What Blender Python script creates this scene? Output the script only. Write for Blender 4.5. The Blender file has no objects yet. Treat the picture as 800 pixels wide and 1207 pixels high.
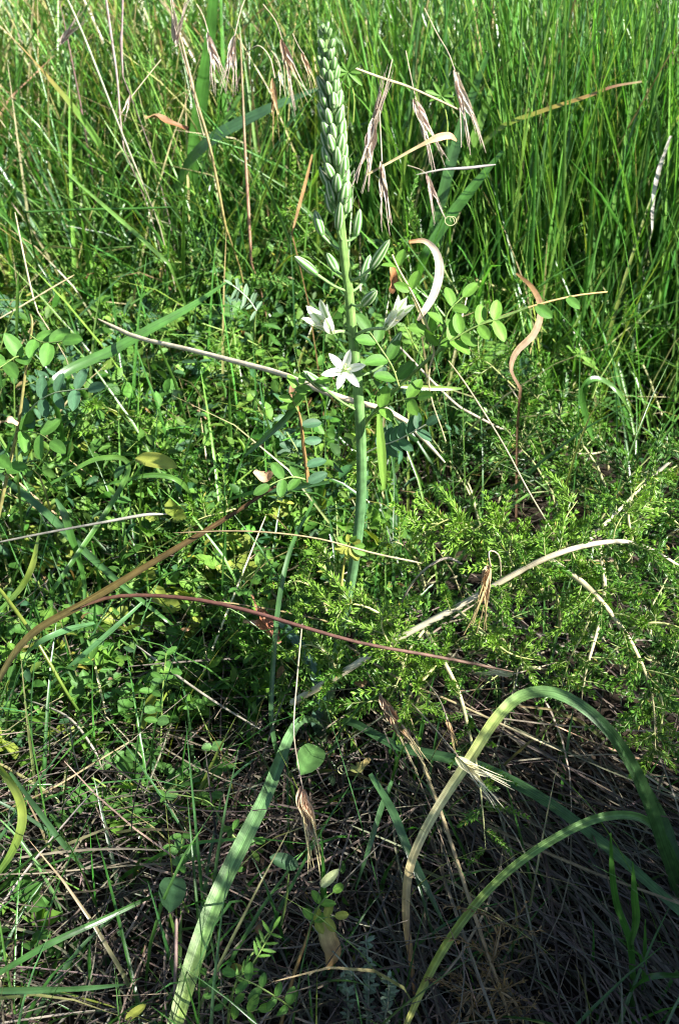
import bpy, math, random, zlib
import numpy as np
from mathutils import Vector, Matrix

random.seed(7)
rng = np.random.default_rng(11)
R = math.radians
scene = bpy.context.scene
COL = scene.collection

# ------------------------------------------------------------------ camera
CAM = np.array((0.0, -0.81, 0.80))
PITCH = R(35.0)            # below the horizon
VFOV = R(42.0)
PW, PH = 800.0, 1207.0     # the photograph's own pixel grid, used to read off places
cam_d = bpy.data.cameras.new('camera')
cam_d.sensor_fit = 'VERTICAL'; cam_d.sensor_height = 24; cam_d.sensor_width = 36
cam_d.angle_y = VFOV
cam_d.clip_start = 0.02; cam_d.clip_end = 200
cam_d.dof.use_dof = True; cam_d.dof.focus_distance = 0.98; cam_d.dof.aperture_fstop = 9.5
cam = bpy.data.objects.new('camera', cam_d); COL.objects.link(cam)
cam.location = CAM; cam.rotation_euler = (R(90) - PITCH, 0, 0)
scene.camera = cam
FWD = np.array((0, math.cos(PITCH), -math.sin(PITCH)))
UPV = np.array((0, math.sin(PITCH), math.cos(PITCH)))
FOC = PH / 2 / math.tan(VFOV / 2)

# ------------------------------------------------------------------ sky, sun, exposure
SUN_TO = np.array((0.72, -0.42, 0.66)); SUN_TO /= np.linalg.norm(SUN_TO)
world = bpy.data.worlds.new('World'); scene.world = world; world.use_nodes = True
nt = world.node_tree; nt.nodes.clear()
sky = nt.nodes.new('ShaderNodeTexSky'); sky.sky_type = 'NISHITA'; sky.sun_disc = False
sky.sun_elevation = math.asin(SUN_TO[2]); sky.sun_rotation = math.atan2(SUN_TO[0], SUN_TO[1])
bg = nt.nodes.new('ShaderNodeBackground'); bg.inputs['Strength'].default_value = 0.06
wo = nt.nodes.new('ShaderNodeOutputWorld')
nt.links.new(sky.outputs[0], bg.inputs[0]); nt.links.new(bg.outputs[0], wo.inputs[0])
sd = bpy.data.lights.new('sun', 'SUN'); sd.energy = 5.0; sd.angle = R(0.5); sd.color = (1.0, 0.965, 0.90)
sun = bpy.data.objects.new('sun', sd); COL.objects.link(sun)
sun.rotation_euler = Vector(SUN_TO).to_track_quat('Z', 'Y').to_euler(); sun.location = (3, 1, 4)
vs = scene.view_settings
scene.display_settings.display_device = 'sRGB'
vs.view_transform = 'Standard'; vs.look = 'None'; vs.gamma = 1.0; vs.exposure = 1.9
vs.use_curve_mapping = False
scene.render.engine = 'CYCLES'
cy = scene.cycles
cy.use_denoising = True; cy.denoiser = 'OPENIMAGEDENOISE'; cy.denoising_input_passes = 'RGB_ALBEDO_NORMAL'; cy.denoising_prefilter = 'ACCURATE'
cy.max_bounces = 4; cy.diffuse_bounces = 3; cy.glossy_bounces = 1; cy.transmission_bounces = 3
cy.debug_use_spatial_splits = True; cy.use_adaptive_sampling = True; cy.adaptive_threshold = 0.03
cy.caustics_reflective = False; cy.caustics_refractive = False
cy.sample_clamp_indirect = 4.0
cy.pixel_filter_type = 'BLACKMAN_HARRIS'; cy.filter_width = 1.15

# ------------------------------------------------------------------ geometry helpers
def nrm(v):
    v = np.asarray(v, float)
    return v / (np.linalg.norm(v, axis=-1, keepdims=True) + 1e-12)

def ray(px, py):
    x = (px - PW / 2) / FOC; y = -(py - PH / 2) / FOC
    return np.array((1, 0, 0)) * x + UPV * y + FWD

def at_y(px, py, y):
    d = ray(px, py); return CAM + d * ((y - CAM[1]) / d[1])

def at_z(px, py, z):
    d = ray(px, py); return CAM + d * ((z - CAM[2]) / d[2])

def pxm(p):                                   # photo pixels per metre at a place
    return FOC / float(np.dot(np.asarray(p) - CAM, FWD))

def interp(vals, n):
    vals = np.asarray(vals, float)
    t = np.linspace(0, 1, n); s = np.linspace(0, 1, len(vals))
    if vals.ndim == 1: return np.interp(t, s, vals)
    return np.stack([np.interp(t, s, vals[:, k]) for k in range(vals.shape[1])], 1)

def smooth(pts, n):
    P = np.asarray(pts, float)
    if len(P) == 2: return interp(P, n)
    Q = np.vstack([2 * P[0] - P[1], P, 2 * P[-1] - P[-2]])
    out = []
    L = len(P) - 1
    for u in np.linspace(0, L, n):
        i = min(int(u), L - 1); f = u - i
        a, b, c, d = Q[i], Q[i + 1], Q[i + 2], Q[i + 3]
        out.append(0.5 * (2 * b + (c - a) * f + (2 * a - 5 * b + 4 * c - d) * f * f + (3 * b - a - 3 * c + d) * f ** 3))
    return np.array(out)

def trace(pts, n=18, y=None, z=None):
    m = len(pts)
    if y is not None:
        ys = interp(y if hasattr(y, '__len__') else [y, y], m)
        P = [at_y(p[0], p[1], v) for p, v in zip(pts, ys)]
    else:
        zs = interp(z if hasattr(z, '__len__') else [z, z], m)
        P = [at_z(p[0], p[1], v) for p, v in zip(pts, zs)]
    return smooth(P, n)

def tangents(P):
    T = np.gradient(P, axis=0); return nrm(T)

class MB:
    """collects vertices, faces, colours and uv, then links them as ONE mesh object"""
    def __init__(s): s.V = []; s.F = []; s.C = []; s.U = []; s.n = 0
    def add(s, v, f, c, u=None):
        v = np.asarray(v, float); f = np.asarray(f, int)
        c = np.broadcast_to(np.asarray(c, float), (len(v), 3))
        s.V.append(v); s.C.append(c); s.F.append(f + s.n)
        s.U.append(np.zeros((len(v), 2)) if u is None else np.asarray(u, float))
        s.n += len(v)
    def grid(s, G, c, u=None, close=False):
        k, m = G.shape[:2]
        idx = np.arange(k * m).reshape(k, m)
        if close: idx = np.concatenate([idx, idx[:, :1]], 1)
        f = np.stack([idx[:-1, :-1], idx[:-1, 1:], idx[1:, 1:], idx[1:, :-1]], -1).reshape(-1, 4)
        s.add(G.reshape(-1, 3), f, np.broadcast_to(c, (k, m, 3)).reshape(-1, 3), None if u is None else u.reshape(-1, 2))
    def tube(s, P, r, c, sides=6):
        P = np.asarray(P, float); k = len(P)
        r = interp(r if hasattr(r, '__len__') else [r, r], k)
        c = np.asarray(c, float); c = interp(c, k) if c.ndim == 2 else np.broadcast_to(c, (k, 3))
        T = tangents(P)
        ref = np.array((0.31, 0.2, 0.93)) if abs(T[k // 2][2]) < .8 else np.array((0.9, 0.3, 0.1))
        A = nrm(np.cross(T, ref)); B = np.cross(T, A)
        a = np.linspace(0, 2 * np.pi, sides, endpoint=False)
        G = P[:, None] + r[:, None, None] * (np.cos(a)[None, :, None] * A[:, None] + np.sin(a)[None, :, None] * B[:, None])
        L = np.concatenate([[0], np.cumsum(np.linalg.norm(np.diff(P, axis=0), axis=1))])
        u = np.stack(np.broadcast_arrays((a / 6.283)[None, :], L[:, None]), -1)
        s.grid(G, c[:, None, :], u, close=True)
    def ribbon(s, P, w, c, nor, fold=0.15, cross=5, twist=0.0, edge=None, wav=0.0, vpow=1.4, keel=None):
        P = np.asarray(P, float); k = len(P)
        w = interp(w if hasattr(w, '__len__') else [w, w], k)
        c = np.asarray(c, float); c = interp(c, k) if c.ndim == 2 else np.broadcast_to(c, (k, 3))
        nor = np.asarray(nor, float); nor = np.broadcast_to(nor, (k, 3)) if nor.ndim == 1 else interp(nor, k)
        T = tangents(P); S = nrm(np.cross(T, nor)); N = np.cross(S, T)
        tw = interp(twist if hasattr(twist, '__len__') else [0, twist], k)[:, None]
        S, N = S * np.cos(tw) + N * np.sin(tw), N * np.cos(tw) - S * np.sin(tw)
        a = np.linspace(-1, 1, cross)
        dep = fold * (1 - np.abs(a) ** vpow)
        G = P[:, None] + (w / 2)[:, None, None] * (a[None, :, None] * S[:, None] - dep[None, :, None] * N[:, None])
        if wav:
            ph = np.linspace(0, 9, k)
            G += (np.sin(ph)[:, None, None] * wav * a[None, :, None]) * N[:, None]
        L = np.concatenate([[0], np.cumsum(np.linalg.norm(np.diff(P, axis=0), axis=1))])
        u = np.stack(np.broadcast_arrays((a * 0.5 + 0.5)[None, :] * np.maximum(w, 1e-5)[:, None] / 0.01, L[:, None]), -1)
        cc = np.broadcast_to(c[:, None, :], (k, cross, 3)).copy()
        if keel is not None: cc[:, cross // 2] = np.clip(cc[:, cross // 2] * keel, 0, .8)
        if edge is not None:
            cc[:, 0] = cc[:, 0] * .5 + np.asarray(edge) * .5; cc[:, -1] = cc[:, 0]
        s.grid(G, cc, u)
    def build(s, name, mat, parent=None, origin=None, link=True):
        V = np.concatenate(s.V); C = np.concatenate(s.C); U = np.concatenate(s.U)
        me = mesh_from(name, V - (0 if origin is None else np.asarray(origin)), s.F, C, U, mat)
        if not link: return me
        return link_obj(name, me, parent, origin)

def mesh_from(name, V, Fl, C, U, mat):
    me = bpy.data.meshes.new(name)
    quads = [f for f in Fl if f.shape[1] == 4]; tris = [f for f in Fl if f.shape[1] == 3]
    loops = np.concatenate([f.reshape(-1) for f in quads + tris]).astype(np.int32)
    tot = np.concatenate([np.full(len(f), f.shape[1]) for f in quads + tris]).astype(np.int32)
    me.vertices.add(len(V)); me.vertices.foreach_set('co', V.astype(np.float32).ravel())
    me.loops.add(len(loops)); me.loops.foreach_set('vertex_index', loops)
    me.polygons.add(len(tot))
    me.polygons.foreach_set('loop_start', (np.cumsum(tot) - tot).astype(np.int32))
    me.polygons.foreach_set('loop_total', tot)
    me.polygons.foreach_set('use_smooth', np.ones(len(tot), bool))
    at = me.attributes.new('Col', 'FLOAT_COLOR', 'POINT')
    at.data.foreach_set('color', np.concatenate([C, np.ones((len(C), 1))], 1).astype(np.float32).ravel())
    au = me.attributes.new('strand', 'FLOAT2', 'POINT')
    au.data.foreach_set('vector', U.astype(np.float32).ravel())
    me.update(calc_edges=True)
    me.materials.append(mat)
    return me

def link_obj(name, me, parent=None, loc=None):
    o = bpy.data.objects.new(name, me); COL.objects.link(o)
    if loc is not None:
        if parent is not None: loc = np.asarray(loc) - np.array(parent_world(parent))
        o.location = loc
    elif parent is not None:
        o.location = -np.array(parent_world(parent))
    if parent is not None: o.parent = parent
    return o

def parent_world(p):
    v = np.zeros(3)
    while p is not None:
        v = v + np.array(p.location); p = p.parent
    return v

def tag(o, label, cat, group=None, kind=None):
    if label: o['label'] = label
    if cat: o['category'] = cat
    if group: o['group'] = group
    if kind: o['kind'] = kind
    return o

def empty(name, loc, label, cat, group=None):
    o = bpy.data.objects.new(name, None); COL.objects.link(o)
    o.empty_display_size = 0.02; o.location = loc
    return tag(o, label, cat, group)

def place(name, me, parent, origin, ydir, nor, scale=1.0):
    """a shared mesh laid with its +Y along ydir and its +Z near nor, under a parent without rotation"""
    y = nrm(ydir); x = nrm(np.cross(y, nor)); z = np.cross(x, y)
    if not hasattr(scale, '__len__'): scale = (scale, scale, scale)
    o = bpy.data.objects.new(name, me); COL.objects.link(o)
    o.parent = parent
    loc = np.asarray(origin) - parent_world(parent)
    M = Matrix(((x[0], y[0], z[0]), (x[1], y[1], z[1]), (x[2], y[2], z[2])))
    o.location = loc; o.rotation_mode = 'QUATERNION'; o.rotation_quaternion = M.to_quaternion(); o.scale = scale
    return o

# ------------------------------------------------------------------ materials
def leaf_material(name, rough=0.42, trans=0.35, spec=0.4, stripe=0.25, stripe_scale=9.0, warm=(1.02, 1.12, 0.50), mottle=0.3, mscale=60.0):
    m = bpy.data.materials.new(name); m.use_nodes = True
    t = m.node_tree; t.nodes.clear(); N = t.nodes.new; L = t.links.new
    out = N('ShaderNodeOutputMaterial')
    ca = N('ShaderNodeAttribute'); ca.attribute_name = 'Col'
    ua = N('ShaderNodeAttribute'); ua.attribute_name = 'strand'
    mp = N('ShaderNodeVectorMath'); mp.operation = 'MULTIPLY'; mp.inputs[1].default_value = (stripe_scale, 14.0, 1)
    L(ua.outputs['Vector'], mp.inputs[0])
    n1 = N('ShaderNodeTexNoise'); n1.inputs['Scale'].default_value = 1.0; n1.inputs['Detail'].default_value = 2
    L(mp.outputs[0], n1.inputs['Vector'])
    tc = N('ShaderNodeTexCoord')
    n2 = N('ShaderNodeTexNoise'); n2.inputs['Scale'].default_value = mscale; n2.inputs['Detail'].default_value = 3
    L(tc.outputs['Object'], n2.inputs['Vector'])
    def ramp(src, amt):
        r = N('ShaderNodeMapRange'); r.inputs['From Min'].default_value = 0.3; r.inputs['From Max'].default_value = 0.7
        r.inputs['To Min'].default_value = 1 - amt; r.inputs['To Max'].default_value = 1 + amt
        L(src, r.inputs['Value']); return r.outputs[0]
    mu = N('ShaderNodeMath'); mu.operation = 'MULTIPLY'
    L(ramp(n1.outputs['Fac'], stripe), mu.inputs[0]); L(ramp(n2.outputs['Fac'], mottle), mu.inputs[1])
    sc = N('ShaderNodeVectorMath'); sc.operation = 'SCALE'
    L(ca.outputs['Color'], sc.inputs[0]); L(mu.outputs[0], sc.inputs['Scale'])
    pb = N('ShaderNodeBsdfPrincipled')
    L(sc.outputs[0], pb.inputs['Base Color'])
    pb.inputs['Roughness'].default_value = rough; pb.inputs['Specular IOR Level'].default_value = spec
    bp = N('ShaderNodeBump'); bp.inputs['Strength'].default_value = 0.25; bp.inputs['Distance'].default_value = 0.0006
    L(n1.outputs['Fac'], bp.inputs['Height']); L(bp.outputs[0], pb.inputs['Normal'])
    if trans > 0:
        tr = N('ShaderNodeBsdfTranslucent')
        wm = N('ShaderNodeVectorMath'); wm.operation = 'MULTIPLY'; wm.inputs[1].default_value = warm
        L(sc.outputs[0], wm.inputs[0]); L(wm.outputs[0], tr.inputs['Color'])
        mx = N('ShaderNodeMixShader'); mx.inputs[0].default_value = trans
        L(pb.outputs[0], mx.inputs[1]); L(tr.outputs[0], mx.inputs[2]); L(mx.outputs[0], out.inputs[0])
    else:
        L(pb.outputs[0], out.inputs[0])
    return m

M_GRASS = leaf_material('grass_blade', 0.31, 0.46, 0.75, 0.22)
M_STRAP = leaf_material('waxy_strap_leaf', 0.46, 0.30, 0.40, 0.34, 16.0, mottle=0.28, mscale=130)
M_HERB = leaf_material('soft_herb_leaf', 0.55, 0.38, 0.3, 0.12, mottle=0.25, mscale=220)
M_NEEDLE = leaf_material('asparagus_needle', 0.42, 0.25, 0.45, 0.0, mottle=0.2, mscale=90)
M_STRAW = leaf_material('dry_straw', 0.6, 0.12, 0.3, 0.3, 10, (1.1, 1.0, 0.8), 0.3, 120)
M_WOOD = leaf_material('pale_cane', 0.55, 0.0, 0.3, 0.35, 5, mottle=0.25, mscale=150)
M_STEM = leaf_material('green_stem', 0.45, 0.08, 0.4, 0.30, 26, mottle=0.28, mscale=160)
M_PETAL = leaf_material('white_petal', 0.5, 0.35, 0.3, 0.05, 9, (1.0, 1.0, 0.92), 0.04, 200)
M_BUD = leaf_material('striped_bud', 0.42, 0.10, 0.4, 0.06, 9, (1.0, 1.05, 0.7), 0.06, 200)

def soil_material():
    m = bpy.data.materials.new('dark_soil'); m.use_nodes = True
    t = m.node_tree; pb = t.nodes['Principled BSDF']; N = t.nodes.new; L = t.links.new
    tc = N('ShaderNodeTexCoord')
    n = N('ShaderNodeTexNoise'); n.inputs['Scale'].default_value = 35; n.inputs['Detail'].default_value = 8
    L(tc.outputs['Object'], n.inputs['Vector'])
    r = N('ShaderNodeValToRGB')
    r.color_ramp.elements[0].position = 0.3; r.color_ramp.elements[0].color = (0.010, 0.008, 0.006, 1)
    r.color_ramp.elements[1].position = 0.72; r.color_ramp.elements[1].color = (0.045, 0.034, 0.024, 1)
    L(n.outputs['Fac'], r.inputs[0]); L(r.outputs[0], pb.inputs['Base Color'])
    pb.inputs['Roughness'].default_value = 0.95; pb.inputs['Specular IOR Level'].default_value = 0.1
    b = N('ShaderNodeBump'); b.inputs['Strength'].default_value = 0.8; b.inputs['Distance'].default_value = 0.01
    L(n.outputs['Fac'], b.inputs['Height']); L(b.outputs[0], pb.inputs['Normal'])
    return m
M_SOIL = soil_material()

# ------------------------------------------------------------------ ground
def gz(x, y):
    x = np.asarray(x, float); y = np.asarray(y, float)
    f = 0.012 * np.sin(7 * x + 2 * y) + 0.010 * np.sin(11 * y - 5 * x + 1.3) + 0.006 * np.sin(23 * x + 17 * y)
    return f - 0.012
def ground():
    a = np.concatenate([[-60, -20, -8, -4, -2.5], np.linspace(-1.6, 1.6, 90), [2.5, 4, 8, 20, 60]])
    b = np.concatenate([[-60, -20, -8, -4, -2], np.linspace(-1.0, 3.2, 110), [4.5, 8, 20, 60]])
    X, Y = np.meshgrid(a, b, indexing='ij')
    near = (np.abs(X) < 2) & (Y > -1.2) & (Y < 3.4)
    Z = gz(X, Y) + np.where(near, rng.normal(0, 0.003, X.shape), 0)
    m = MB(); m.grid(np.stack([X, Y, Z], -1), (0.05, 0.04, 0.03))
    o = m.build('ground', M_SOIL); o['kind'] = 'structure'
ground()

# ------------------------------------------------------------------ strands in bulk (uncountable growth)
def strands(root, length, az, lean, curve, width, c0, c1, K=6, fold=0.2, twist=None, power=1.4, taper=0.8, wig=0.0):
    N = len(root); t = np.linspace(0, 1, K)[None, :]
    th = lean[:, None] + curve[:, None] * t ** power
    azz = az[:, None] + wig * rng.normal(0, 1, (N, 1)) * t
    d = np.stack([np.sin(th) * np.cos(azz), np.sin(th) * np.sin(azz), np.cos(th)], -1)
    step = (length / (K - 1))[:, None, None]
    P = root[:, None] + np.concatenate([np.zeros((N, 1, 3)), np.cumsum((d[:, :-1] + d[:, 1:]) / 2, 1)], 1) * step
    s = np.stack([-np.sin(azz), np.cos(azz), np.zeros_like(azz)], -1)
    n = np.cross(s, d)
    if twist is None: twist = rng.normal(0, 0.7, (N, 2))
    tw = (twist[:, :1] + (twist[:, 1:] - twist[:, :1]) * t)[..., None]
    s, n = s * np.cos(tw) + n * np.sin(tw), n * np.cos(tw) - s * np.sin(tw)
    w = width[:, None] * np.maximum((1 - t ** 2.2), 0.04) ** taper * (0.65 + 0.35 * np.minimum(t * 4, 1))
    w = w[..., None] / 2
    G = np.stack([P - s * w, P + n * w * fold * 2, P + s * w], 2)          # N,K,3,3
    tt = t[..., None]
    C = c0[:, None] * (1 - tt) + c1[:, None] * tt
    C = np.broadcast_to(C[:, :, None], G.shape)
    U = np.stack(np.broadcast_arrays(np.array([0, .5, 1.0])[None, None] * width[:, None, None] / 0.01 + rng.uniform(0, 50, (N, 1, 1)),
                                     (t * length[:, None])[..., None]), -1)
    idx = np.arange(N * K * 3).reshape(N, K, 3)
    F = np.stack([idx[:, :-1, :-1], idx[:, :-1, 1:], idx[:, 1:, 1:], idx[:, 1:, :-1]], -1).reshape(-1, 4)
    return G.reshape(-1, 3), F, C.reshape(-1, 3), U.reshape(-1, 2)

def mixcols(n, cols, probs, jit=0.18):
    cols = np.array(cols); k = rng.choice(len(cols), n, p=np.array(probs) / sum(probs))
    c = cols[k] * rng.lognormal(0, jit, (n, 1)) * rng.lognormal(0, 0.08, (n, 3))
    return np.clip(c, 0.004, 0.8)

def bulk(name, parts, mat, label, cat):
    m = MB()
    for p in parts: m.add(*p)
    o = m.build(name, mat)
    return tag(o, label, cat, None, 'stuff')

G_DEEP = (0.040, 0.122, 0.022); G_MID = (0.066, 0.178, 0.032); G_LITE = (0.130, 0.258, 0.050)
G_BLUE = (0.062, 0.145, 0.050); G_YEL = (0.18, 0.25, 0.045); STRAW = (0.46, 0.37, 0.20); STRAW_D = (0.26, 0.19, 0.10)
PURP = (0.22, 0.13, 0.13); CREAM = (0.62, 0.54, 0.34)

def roots(n, x0, x1, y0, y1, clump=0.0, nc=40):
    if clump:
        cx = rng.uniform(x0, x1, nc); cyy = rng.uniform(y0, y1, nc); k = rng.integers(0, nc, n)
        x = cx[k] + rng.normal(0, clump, n); y = cyy[k] + rng.normal(0, clump, n)
    else:
        x = rng.uniform(x0, x1, n); y = rng.uniform(y0, y1, n)
    return np.stack([x, y, gz(x, y) - 0.004], -1)

def grass_patch(n, box, h, w, lean=0.22, curve=(0.2, 0.8), cols=None, probs=None, clump=0.0, nc=60, K=6, tipdry=0.12, keep=None):
    r = roots(n, *box, clump=clump, nc=nc)
    if keep is not None: r = r[keep(r)]
    n = len(r)
    c0 = mixcols(n, cols or [G_DEEP, G_MID, G_LITE, G_BLUE, G_YEL], probs or [3, 5, 3, 1, .7])
    c1 = c0 * 1.15
    dry = rng.random(n) < tipdry
    c1[dry] = mixcols(dry.sum(), [STRAW, STRAW_D], [2, 1])
    return strands(r, rng.uniform(*h, n), rng.uniform(0, 6.283, n), np.abs(rng.normal(0, lean, n)), rng.uniform(*curve, n),
                   rng.uniform(*w, n), c0, c1, K=K)

def build_grass():
    P = []
    # tall fine grass standing at the back, right of the flower spike
    P.append(grass_patch(4000, (0.02, 1.15, 0.66, 1.5), (0.24, 0.60), (0.0030, 0.0058), 0.16, (0.05, 0.7), probs=[1, 4, 6, 1.5, .6], tipdry=.06))
    P.append(grass_patch(1100, (0.18, 0.75, 0.55, 0.80), (0.34, 0.60), (0.0030, 0.0052), 0.13, (0.02, 0.5), probs=[2, 5, 4, 1.5, .3], tipdry=.03))
    # left: mixed with broader and drier blades
    P.append(grass_patch(5200, (-1.15, 0.05, 0.85, 1.6), (0.24, 0.52), (0.0030, 0.0064), 0.26, (0.1, 1.2), probs=[1, 3, 6, 1, 2.4], tipdry=.25))
    P.append(grass_patch(2600, (-0.85, 0.10, 0.62, 1.15), (0.18, 0.44), (0.0028, 0.0060), 0.3, (0.1, 1.1), probs=[1, 3, 6, 1, 2], tipdry=.08))
    P.append(grass_patch(900, (0.05, 0.75, 0.46, 0.72), (0.14, 0.36), (0.0024, 0.0050), 0.28, (0.1, 1.0), probs=[1, 4, 5, 1, 1], tipdry=.05))
    # far meadow
    P.append(grass_patch(11000, (-2.2, 2.2, 1.5, 4.2), (0.28, 0.55), (0.0036, 0.0075), 0.2, (0.1, 0.9), K=5, probs=[1, 4, 6, 1.5, .8], tipdry=.08))
    P.append(grass_patch(520, (0.1, 1.1, 0.62, 1.3), (0.32, 0.60), (0.0055, 0.0095), 0.2, (0.05, 0.8), cols=[G_LITE, G_MID, G_YEL], probs=[3, 2, .6], K=8))
    # wide blades standing among them
    P.append(grass_patch(420, (-1.0, 1.0, 0.7, 1.7), (0.30, 0.55), (0.007, 0.013), 0.25, (0.2, 1.3), cols=[G_BLUE, G_MID, G_LITE], probs=[2, 2, 1], K=9))
    # fine blades through the herbs at mid distance
    P.append(grass_patch(1700, (-0.75, 0.12, 0.14, 0.9), (0.12, 0.32), (0.0020, 0.0048), 0.4, (0.2, 1.5)))
    P.append(grass_patch(350, (0.10, 0.85, 0.10, 0.65), (0.10, 0.30), (0.0014, 0.0030), 0.45, (0.2, 1.5)))
    # sparse foreground, left
    P.append(grass_patch(1050, (-0.62, 0.06, -0.36, 0.22), (0.05, 0.22), (0.0014, 0.0040), 0.6, (0.1, 1.4), probs=[4, 4, 1.5, 2, .5]))
    P.append(grass_patch(260, (0.02, 0.6, -0.36, 0.1), (0.05, 0.20), (0.0014, 0.0034), 0.5, (0.1, 1.2), probs=[5, 3, 1, 2, .3]))
    # the meadow goes on outside the frame, with tall grass added for shade
    P.append(grass_patch(1500, (0.46, 1.25, -0.25, 0.62), (0.12, 0.26), (0.0026, 0.0060), 0.3, (0.1, 0.9), K=5))
    P.append(grass_patch(1400, (0.38, 0.8, -0.85, -0.46), (0.45, 0.70), (0.0035, 0.0085), 0.08, (0.05, 0.2), K=5))  # unseen tall grass, added right of the camera to shade the lower foreground
    P.append(grass_patch(3000, (0.42, 1.0, -0.85, -0.24), (0.34, 0.60), (0.0035, 0.0080), 0.10, (0.05, 0.4), K=5))  # more of the added grass, height and density set for its shade
    P.append(grass_patch(2200, (-1.3, -0.60, -0.5, 0.85), (0.16, 0.40), (0.0022, 0.0046), 0.35, (0.1, 1.1)))
    bulk('meadow_grass', P, M_GRASS, 'mass of green grass blades filling the meadow behind and around the flower spike', 'grass')
    # dry standing stalks in the sward
    r = np.concatenate([roots(330, -1.2, 0.1, 0.7, 1.9), roots(160, 0.1, 1.2, 0.7, 1.9)]); n = len(r)
    c = mixcols(n, [STRAW, STRAW_D, PURP, CREAM], [4, 2, 2, 2])
    p1 = strands(r, rng.uniform(.22, .55, n), rng.uniform(0, 6.28, n), np.abs(rng.normal(0, .35, n)), rng.uniform(-.1, 1.0, n), rng.uniform(.0012, .0028, n), c, c * 1.1)
    r = roots(80, -0.75, 0.7, -0.1, 0.7); n = len(r)
    c = mixcols(n, [STRAW, STRAW_D, PURP, CREAM], [4, 2, 1, 2])
    r[:, 2] += rng.uniform(0.02, 0.10, n)
    p2 = strands(r, rng.uniform(.06, .18, n), rng.uniform(0, 6.28, n), rng.uniform(.9, 1.6, n), rng.uniform(-.4, .4, n), rng.uniform(.0010, .0024, n), c, c * 1.1, taper=.4)
    bulk('dry_stalks', [p1, p2], M_STRAW, 'scattered dry tan and purplish grass stalks among the green blades', 'dry grass')

def build_thatch():
    P = []
    def lay(n, box, zr, L, W, az, azs, cols, probs, lean=(1.35, 1.68)):
        r = roots(n, *box); r = r[(r[:, 0] < .02) | (r[:, 1] < .0) | (rng.random(n) < .22)]; n = len(r); r[:, 2] += rng.uniform(*zr, n)
        c = mixcols(n, cols, probs, .3)
        return strands(r, rng.uniform(*L, n), az + rng.normal(0, azs, n), rng.uniform(*lean, n), rng.normal(0, .18, n), rng.uniform(*W, n), c, c * rng.uniform(.7, 1.2, (n, 1)), K=6, fold=.35, taper=.3, wig=.35)
    cols = [(0.135, 0.115, 0.088), (0.085, 0.070, 0.055), (0.22, 0.185, 0.14), (0.045, 0.035, 0.028)]
    P.append(lay(4400, (-0.55, 0.62, -0.42, 0.45), (0.002, 0.022), (.06, .24), (.0010, .0026), -1.1, .9, cols, [4, 4, 2, 3]))
    # lower right: long stalks combed downhill towards the camera
    P.append(lay(1500, (0.0, 0.55, -0.22, 0.28), (0.012, 0.045), (.12, .30), (.0011, .0026), -1.05, .28, cols, [4, 4, 2, 2]))
    P.append(lay(1300, (-0.55, 0.1, -0.38, 0.25), (0.012, 0.055), (.06, .20), (.0009, .0020), -1.4, 1.3, cols, [4, 4, 2.4, 2], (1.1, 1.8)))
    P.append(lay(2500, (-1.2, 1.2, 0.4, 1.6), (0.003, 0.05), (.08, .25), (.0012, .0028), 0, 3, cols, [4, 4, 1, 3]))
    bulk('straw_thatch', P, M_STRAW, 'tangled thatch of dead grey and tan straw covering the soil', 'straw')

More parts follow.
